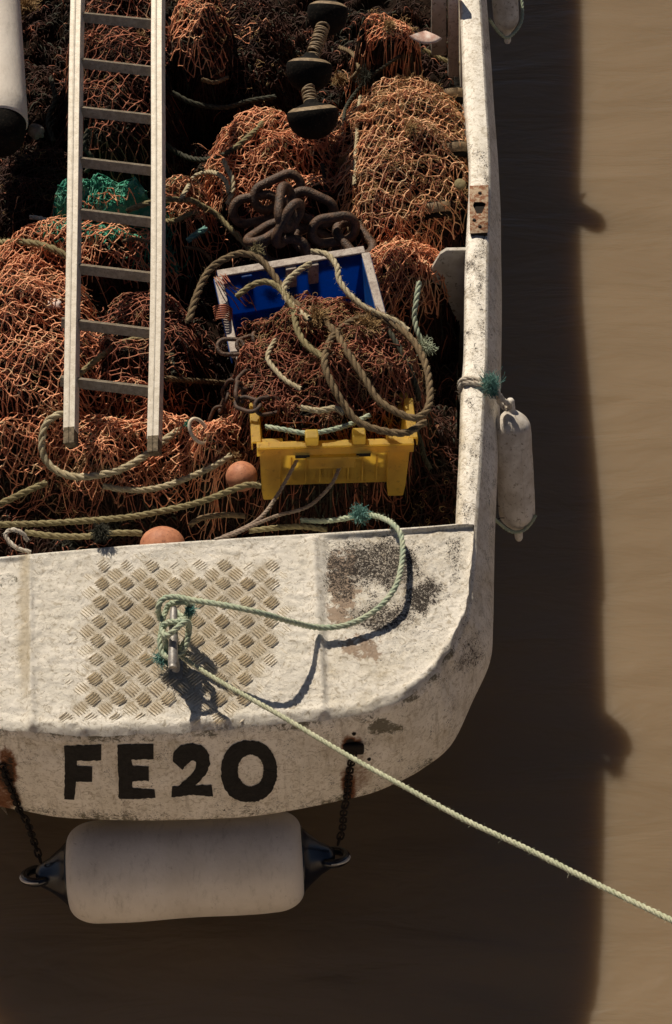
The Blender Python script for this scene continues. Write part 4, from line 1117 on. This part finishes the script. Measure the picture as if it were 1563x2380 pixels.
# ================================================================== CHAINS
def link_curve(Ln, Wd, n=36):
    r = Wd/2; s = Ln/2-r; pts = []
    m = n//2
    for i in range(m): a = -math.pi/2+math.pi*i/(m-1); pts.append((s+r*math.cos(a), r*math.sin(a), 0))
    for i in range(m): a = math.pi/2+math.pi*i/(m-1); pts.append((-s+r*math.cos(a), r*math.sin(a), 0))
    return np.array(pts)
def add_link(c, d, up, Ln, Wd, rad, mat, parent, sides=10):
    d = np.asarray(d, float); d /= np.linalg.norm(d); up = np.asarray(up, float); up = up-d*np.dot(up, d); up /= np.linalg.norm(up)
    s = np.cross(up, d); cu = link_curve(Ln, Wd)
    w = np.asarray(c)+cu[:, :1]*d+cu[:, 1:2]*s
    v, f = sweep(w, rad, sides, closed=True)
    return mesh('link', v, f, mat, parent)
hc = empty('heavy_chain', on_heap(690, 540, .02), 'heap of very heavy rusty chain links behind the blue crate', 'chain')
def L3(a, b, za, zb): return P(a[0], a[1], za), P(b[0], b[1], zb)
big = [((550, 495), (640, 478), 1.00, 1.0, (.1, -.8, .6)), ((600, 468), (690, 425), 1.03, 1.05, (.2, -.7, .7)), ((668, 445), (660, 520), 1.15, 1.12, (.8, .4, .45)),
       ((690, 480), (650, 560), 1.16, 1.05, (.9, -.2, .35)), ((695, 468), (760, 498), 1.07, 1.03, (-.1, -.8, .6)), ((590, 560), (650, 520), 1.06, 1.03, (-.7, -.4, .6)),
       ((735, 540), (818, 528), 1.03, 1.02, (0, -.85, .5)), ((625, 580), (700, 588), 1.0, .99, (0, -.8, .55)), ((800, 525), (850, 585), 1.0, .98, (.3, -.2, .9)), ((700, 545), (770, 590), .97, .94, (0, -.2, 1)),]
for (a, b, za, zb, up) in big:
    p0, p1 = L3(a, b, za, zb); add_link((p0+p1)/2, p1-p0, up, max(.19, np.linalg.norm(p1-p0)+.03), .108, .0200, M_CHAIN, hc, 14)
def chain_path(label, pts, Ln, rad, mat, name='chain', cat='chain', group=None, slack=.72):
    w = spline(np.array([P(*p) for p in pts]), 10); L = np.linalg.norm(np.diff(w, axis=0), axis=1).sum()
    n = max(2, int(L/(Ln*slack))); c = resample(w, n+1)
    e = empty(name, c[0], label, cat, group)
    for i in range(n):
        up = np.array([.25, -.5, .8]) if i % 2 == 0 else np.array([.9, .4, .2])
        d = c[i+1]-c[i]; up = up+RNG.normal(0, .2, 3)
        add_link((c[i]+c[i+1])/2, d, up, Ln, Ln*.62, rad, mat, e, 8)
    return e
chain_path('rusty chain starting with a big link on the blue crate rim', [(512, 806, 1.19), (585, 806, 1.18), (600, 790, 1.16), (640, 760, 1.10)], .105, .0085, M_CHAIN)
chain_path('rusty chain hanging down at the left corner of the crates', [(570, 830, 1.15), (560, 870, 1.10), (535, 905, 1.03), (515, 950, .97), (500, 985, .92)], .085, .0075, M_CHAIND)
chain_path('rusty chain hooked over the yellow crate corner', [(590, 870, 1.16), (560, 900, 1.18), (556, 935, 1.20), (600, 948, 1.22), (648, 940, 1.2)], .105, .0085, M_CHAIND)
def stern_chain(label, pts):
    w = []
    for a, b in pts: w.append(on_hull(a, b, .012))
    return w
def chain_world(label, w, Ln, rad, mat, name):
    w = spline(np.array(w), 10); L = np.linalg.norm(np.diff(w, axis=0), axis=1).sum(); n = int(L/(Ln*.70)); c = resample(w, n+1)
    e = empty(name, c[0], label, 'chain', 'stern fender chains')
    for i in range(n):
        add_link((c[i]+c[i+1])/2, c[i+1]-c[i], np.array([0, -1, .3]) if i % 2 == 0 else np.array([1, 0, 0]), Ln, Ln*.66, rad, mat, e, 6)
FZ = .36
w = [on_hull(6, 1775, .008), on_hull(15, 1800, .010), on_hull(32, 1840, .010), on_hull(48, 1882, .010), P(62, 1910, .60), P(80, 1960, .46), P(95, 2005, .40)]
chain_world('rusty chain over the stern to the left of the letters', w, .034, .004, M_DARK, 'stern_chain')
w = [on_hull(822, 1745, .010), on_hull(812, 1785, .010), on_hull(808, 1825, .010), on_hull(804, 1856, .010), P(800, 1880, .60), P(796, 1930, .46), P(786, 1962, .40)]
chain_world('rusty chain over the stern to the right of the letters', w, .034, .004, M_DARK, 'stern_chain')
pp = on_hull(822, 1740, .004)
v, f = box(pp, .075, .018, .065); bevel(mesh('chain_plate', v, f, M_DARK, boat, smooth=False), .008)
for a, b in ((858, 1765), (823, 1706)):
    v, f = lathe(on_hull(a, b, .0), on_hull(a, b, .006), [(0, .0001), (0, .008), (.006, .006), (.007, .0001)], 8); mesh('bolt_head', v, f, M_DARK, boat)

# ================================================================== FENDERS
# stern fender
fz = .34
c0 = P(160, 2032, fz); c1 = P(703, 1998, fz); axv = c1-c0; Lb = np.linalg.norm(axv); axu = axv/Lb
Rf = .192
sf_ = empty('stern_fender', (c0+c1)/2, 'large dirty white fender with navy ends hanging across the stern below the letters', 'fender')
prof = []
for s in np.linspace(0, 1, 14): prof.append((.11*(1-math.cos(s*math.pi/2)), Rf*(.62+.38*math.sin(s*math.pi/2))))
for s in np.linspace(.05, .95, 24): prof.append((.11+(Lb-.22)*s, Rf*(1+.012*math.sin(s*9)+.01*math.sin(math.pi*s))))
for s in np.linspace(0, 1, 14)[::-1]: prof.append((Lb-.11*(1-math.cos(s*math.pi/2)), Rf*(.62+.38*math.sin(s*math.pi/2))))
prof = [(0, .001)]+prof+[(Lb, .001)]
v, f = lathe(c0, c1, prof, 56); mesh('body', v, f, M_FENDER, sf_)
for (p, dv, lab) in ((c0, -axu, ''), (c1, axu, '')):
    pr = [(-.004, Rf*.655), (.003, Rf*.66), (.006, Rf*.62), (.03, Rf*.50), (.07, Rf*.33), (.10, Rf*.24), (.12, Rf*.16), (.125, .001)]
    v, f = lathe(p, p+dv, pr, 32, 1.0); e_ = mesh('end_cap', v, f, M_NAVY, sf_)
    # eye: flattened loop
    upv = np.array([0, -.75, .65]); upv -= dv*np.dot(upv, dv); upv /= np.linalg.norm(upv)
    a = np.linspace(0, 2*math.pi, 30, endpoint=False); ce = p+dv*.115
    loop = ce+np.cos(a)[:, None]*dv*.052+np.sin(a)[:, None]*upv*.062
    v, f = sweep(loop, .017, 10, closed=True); ey = mesh('eye', v, f, M_NAVY, e_)
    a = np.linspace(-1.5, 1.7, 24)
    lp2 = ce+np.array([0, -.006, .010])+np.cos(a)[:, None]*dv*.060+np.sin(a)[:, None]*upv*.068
    v, f = sweep(lp2, np.interp(np.linspace(0, 1, 24), [0, .5, 1], [.002, .0085, .002]), 8, cap=False); mesh('eye_highlight', v, f, M_FENDER2, e_)  # pale crescent painting a gloss highlight along the navy eye
vh, fh = lathe(P(686, 1930, fz+.125), P(686, 1930, fz+.125)+np.array([0, -.6, .8]), [(0, .0001), (0, .012), (.004, .012), (.005, .006), (.001, .0001)], 14); mesh('valve', vh, fh, M_DARK, sf_)

def side_fender(label, top, bot, R, mat=M_FENDER2, nib_top=True):
    a = P(*top); b = P(*bot); d = b-a; L = np.linalg.norm(d); d /= L
    e = empty('side_fender', a, label, 'fender', 'fenders along the gunwale')
    nb = .055
    pr = [(0, .001), (.002, .010), (.012, .016), (.03, .017), (nb-.006, .018)]
    for s in np.linspace(0, 1, 12): pr.append((nb+.075*s, .02+(R-.02)*math.sin(s*math.pi/2)**.9))
    for s in np.linspace(.08, .92, 14): pr.append((nb+.075+(L-2*nb-.15)*s, R*(1+.015*math.sin(s*math.pi))))
    for s in np.linspace(0, 1, 12)[::-1]: pr.append((L-nb-.075*s, .02+(R-.02)*math.sin(s*math.pi/2)**.9))
    pr += [(L-nb+.006, .018), (L-.03, .017), (L-.012, .016), (L-.002, .010), (L, .001)]
    v, f = lathe(a, b, pr, 40)
    v = v+(fbm(v[:, 0]*18+v[:, 2]*9, v[:, 1]*18, 5)*.003)[:, None]*np.array([1, 0, 0.5])
    mesh('body', v, f, mat, e)
    # moulded seam facing outwards
    up = np.array([.35, -.7, .75]); up -= d*np.dot(up, d); up /= np.linalg.norm(up)
    prx = np.array(pr); t_ = np.linspace(.06, L-.06, 40); rr = np.interp(t_, prx[:, 0], prx[:, 1])
    sp_ = a+t_[:, None]*d+(rr*1.002)[:, None]*up
    v, f = sweep(sp_, .0013, 5, cap=False); mesh('seam', v, f, mat, e)
    return e, a, b, d
side_fender('slim white fender hanging outside the gunwale level with the yellow crate', (1187, 926, 1.08), (1207, 1258, .52), .0735)
side_fender('slim white fender cut off by the top edge of the picture, its tip smudged black', (1160, -250, 1.16), (1181, 102, .55), .062)
rope('fender_lashing', 'weathered rope tied round the gunwale above the slim fender',
     [(1078, 935, ZD-.12), (1070, 905, ZD-.02), (1074, 884, ZD+.014), (1098, 880, ZD+.020), (1122, 888, ZD+.020), (1143, 902, ZD+.012), (1158, 915, ZD-.01), (1170, 930, ZD-.03), (1186, 943, ZD-.06), (1178, 952, ZD-.09), (1162, 935, ZD-.07), (1150, 910, ZD-.01), (1126, 896, ZD+.017), (1098, 890, ZD+.014), (1076, 892, ZD+.012)], .0105, M_RWHITE, fuzz=400)
tuft('frayed_end', 'blue-green frayed rope end sticking up from the gunwale lashing', P(1148, 905, ZD+.02), .085, 320, M_RTEAL, dirv=(-.45, .9, .35), rad=.0009)
tuft('frayed_end', 'blue-green frayed knot at the gunwale edge', P(1146, 912, ZD+.0), .035, 240, M_RTEAL)
rope('fender_rope', 'thin rope running under the lower tip of the slim fender', [(1148, 1206, .80), (1162, 1218, .72), (1180, 1232, .66), (1200, 1238, .63), (1220, 1232, .62), (1236, 1215, .64), (1246, 1198, .66)], .0075, M_RGREEN, fuzz=40)
rope('fender_rope', 'thin rope under the black-smudged tip of the upper fender', [(1138, 45, .86), (1150, 62, .78), (1165, 80, .70), (1180, 88, .66), (1200, 72, .64), (1214, 45, .66), (1214, 0, .7), (1210, -40, .75)], .0080, M_RGREEN, fuzz=40)
# big fender at the left edge
a = P(-26, -160, 1.28); b = P(0, 352, 1.12); L = np.linalg.norm(b-a)
bf = empty('large_fender', a, 'large scratched white fender with black end at the upper left edge', 'fender')
R = .125
prw = [(0, .001), (0, R*.8), (.04, R*.97)]+[(s, R*(.97+.05*s/L)) for s in np.linspace(.06, L-.15, 12)]+[(L-.145, R*.99), (L-.14, R*.95)]
v, f = lathe(a, b, prw, 48); mesh('body', v, f, M_FENDER, bf)
prb = [(L-.15, R*.955), (L-.12, R*.93), (L-.07, R*.86), (L-.03, R*.66), (L-.008, R*.36), (L, .001)]
v, f = lathe(a, b, prb, 48); mesh('end_cap', v, f, M_RUBBER, bf)

# ================================================================== BOBBINS
bo = empty('bobbin_gear', on_heap(735, 250, .0), 'three black rubber bobbins threaded on a worn wire, standing out of the nets', 'fishing gear')
axp = spline(np.array([P(790, -120, 1.28), P(765, 10, 1.30), P(742, 90, 1.28), (P(715, 170, 1.26)), P(722, 235, 1.24), P(735, 300, 1.20)]), 16)
v, f = sweep(axp, .016, 12); meshq('shaft', v, f, M_RUBBER, bo)
qx, qy = proj(axp)
def axis_at(py): return np.array([np.interp(py, qy, axp[:, k]) for k in range(3)])
for (pa, R) in ((18, .090), (150, .100), (258, .110)):
    a = axis_at(pa); b = axis_at(pa+30); d = (b-a)/np.linalg.norm(b-a); d = d*.55+np.array([.02, -.3, -.62]); d /= np.linalg.norm(d)
    pr = [(-.050, .020), (-.034, .032), (-.024, R*.55), (-.017, R*.74)]
    v, f = lathe(a, a+d, pr, 36); mesh('bobbin_shoulder', v, f, M_RUBBER, bo)
    pr = [(-.018, R*.73), (-.014, R*.80), (-.008, R*.91), (-.002, R*.97)]
    v, f = lathe(a, a+d, pr, 36); mesh('rim_band', v, f, M_RIM, bo)
    pr = [(-.003, R*.965), (.004, R), (.024, R*1.0), (.045, R*.97), (.075, R*.86), (.100, R*.64), (.115, R*.38), (.120, .018)]
    v, f = lathe(a, a+d, pr, 36); mesh('bobbin', v, f, M_RUBBER, bo)
for (y0c, y1c) in ((60, 150), (205, 262)):
    n = int((y1c-y0c)/6)
    for i in range(n):
        p = axis_at(y0c+(i+.5)*(y1c-y0c)/n); p2 = axis_at(y0c+(i+1)*(y1c-y0c)/n); d = (p2-p)/np.linalg.norm(p2-p)+RNG.normal(0, .12, 3)
        ref = np.cross(d, [0, 0, 1]); ref /= np.linalg.norm(ref); b2 = np.cross(d, ref); b2 /= np.linalg.norm(b2)
        aa = np.linspace(0, 2*math.pi, 18, endpoint=False); R2 = .026+.002*random.random()
        lo = p+np.cos(aa)[:, None]*ref*R2+np.sin(aa)[:, None]*b2*R2
        v, f = sweep(lo, .0055, 6, closed=True); mesh('wire_turn', v, f, M_RIM, bo)

# rollers under the big net heap
for i, (px, py, R, lab) in enumerate(((1040, 235, .075, 'black rubber roller under the top of the largest net heap by the gunwale'), (1050, 360, .068, 'black rubber roller halfway down the largest net heap by the gunwale'), (1015, 498, .062, 'brown-topped rubber roller at the lower end of the largest net heap'), (640+200, 540, .055, 'dark rubber roller in the hollow left of the net heap'))):
    c = on_heap(px, py, -.02); d = np.array([.15, -.8, -.55]); d /= np.linalg.norm(d)
    e = empty('rubber_roller', c, lab, 'roller', 'rollers under the nets')
    v, f = lathe(c-d*.05, c, [(0, .001), (0, R*.95), (.012, R), (.06, R), (.07, R*.95), (.072, R*.5), (.05, R*.45), (.05, .001)], 32)
    mesh('roller_body', v, f, M_RUBBER, e)
    v, f = lathe(c-d*.05, c, [(.008, R*1.0), (.010, R*1.035), (.048, R*1.035), (.050, R*1.0)], 32)
    mesh('roller_band', v, f, M_RIM, e)

# ================================================================== SMALL THINGS
def ball(name, label, c, R, mat, cat, sq=(1, 1, 1), seg=28, wob=0, group=None):
    u = np.linspace(0, math.pi, seg//2); a = np.linspace(0, 2*math.pi, seg, endpoint=False)
    v = np.stack([np.sin(u)[:, None]*np.cos(a), np.sin(u)[:, None]*np.sin(a), np.cos(u)[:, None]+0*a], -1).reshape(-1, 3)
    if wob: v = v*(1+fbm(v[:, 0]*2+3, v[:, 1]*2+v[:, 2], 9)[:, None]*wob)
    v = v*R*np.array(sq)+np.asarray(c)
    return tag(mesh(name, v, grid_faces(seg//2, seg, True), mat), label, cat, group)
ball('float_buoy', 'salmon orange buoy wedged against the left foot of the yellow crate', P(562, 1108, 1.0), .062, M_BUOY, 'buoy', (1, 1, .9))
ball('float_buoy', 'orange buoy half hidden behind the aft deck edge', P(378, 1268, 1.02), .075, M_BUOY, 'buoy', (1.15, 1, .9))
ball('stone', 'grey stone beside the black end of the big fender', P(84, 305, 1.02), .034, M_STONE, 'stone', wob=.3)
ball('glass_float', 'small green and white float half under the net beside the gunwale', P(1070, 428, 1.10), .022, M_ROLIVE, 'float', (1.1, 1.3, .8), wob=.2)
ball('broken_shell', 'whitish broken shell lying on the big rounded net heap at the left', on_heap(122, 706, .012), .032, M_SHELL, 'shell', (1.1, .9, .4), wob=.35)
# cream ring
c = P(462, 1002, 1.05); d1 = P(448, 978, 1.09)-P(478, 1026, 1.02); d1 /= np.linalg.norm(d1); d2 = np.cross(d1, [.35, -.35, .85]); d2 /= np.linalg.norm(d2)
a = np.linspace(0, 2*math.pi, 40, endpoint=False)
v, f = sweep(c+np.cos(a)[:, None]*d1*.052+np.sin(a)[:, None]*d2*.033, .0075, 10, closed=True)
tag(mesh('cream_ring', v, f, M_CREAM), 'oval cream plastic ring tied to the end of the U-shaped rope', 'ring')
tuft('knot_fibre', 'dark green twine knot tying the cream ring', P(438, 985, 1.07), .022, 120, M_NETG)
# scallop shell
c = P(990, 92, 1.16); n_r = 22; vs = [c+np.array([0, .045, .012])]; fs_ = []
ux_ = np.array([1, -.1, 0]); uy_ = np.array([0, -.8, -.35])
rings = 6
for k in range(1, rings+1):
    for i in range(n_r*2+1):
        a_ = (i/(n_r*2)-.5)*2.1; R_ = .085*k/rings; rg = .003*(1 if i % 2 else -1)*k/rings
        bow = .020*math.sin(math.pi*k/rings*.6)*math.cos(a_*.9)
        vs.append(c+np.array([0, .045, .012])+ux_*R_*math.sin(a_)+uy_*R_*math.cos(a_)+np.array([0, -.3, 1])*(bow+rg))
n1 = n_r*2+1
for i in range(n1-1): fs_.append((0, 1+i, 2+i))
for k in range(rings-1):
    for i in range(n1-1): b_ = 1+k*n1; fs_.append((b_+i, b_+n1+i, b_+n1+i+1, b_+i+1))
sh = mesh('scallop_shell', vs, fs_, M_SHELL); tag(sh, 'pinkish white scallop shell lying on the net beside the gunwale', 'shell')
sm = sh.modifiers.new('t', 'SOLIDIFY'); sm.thickness = .003
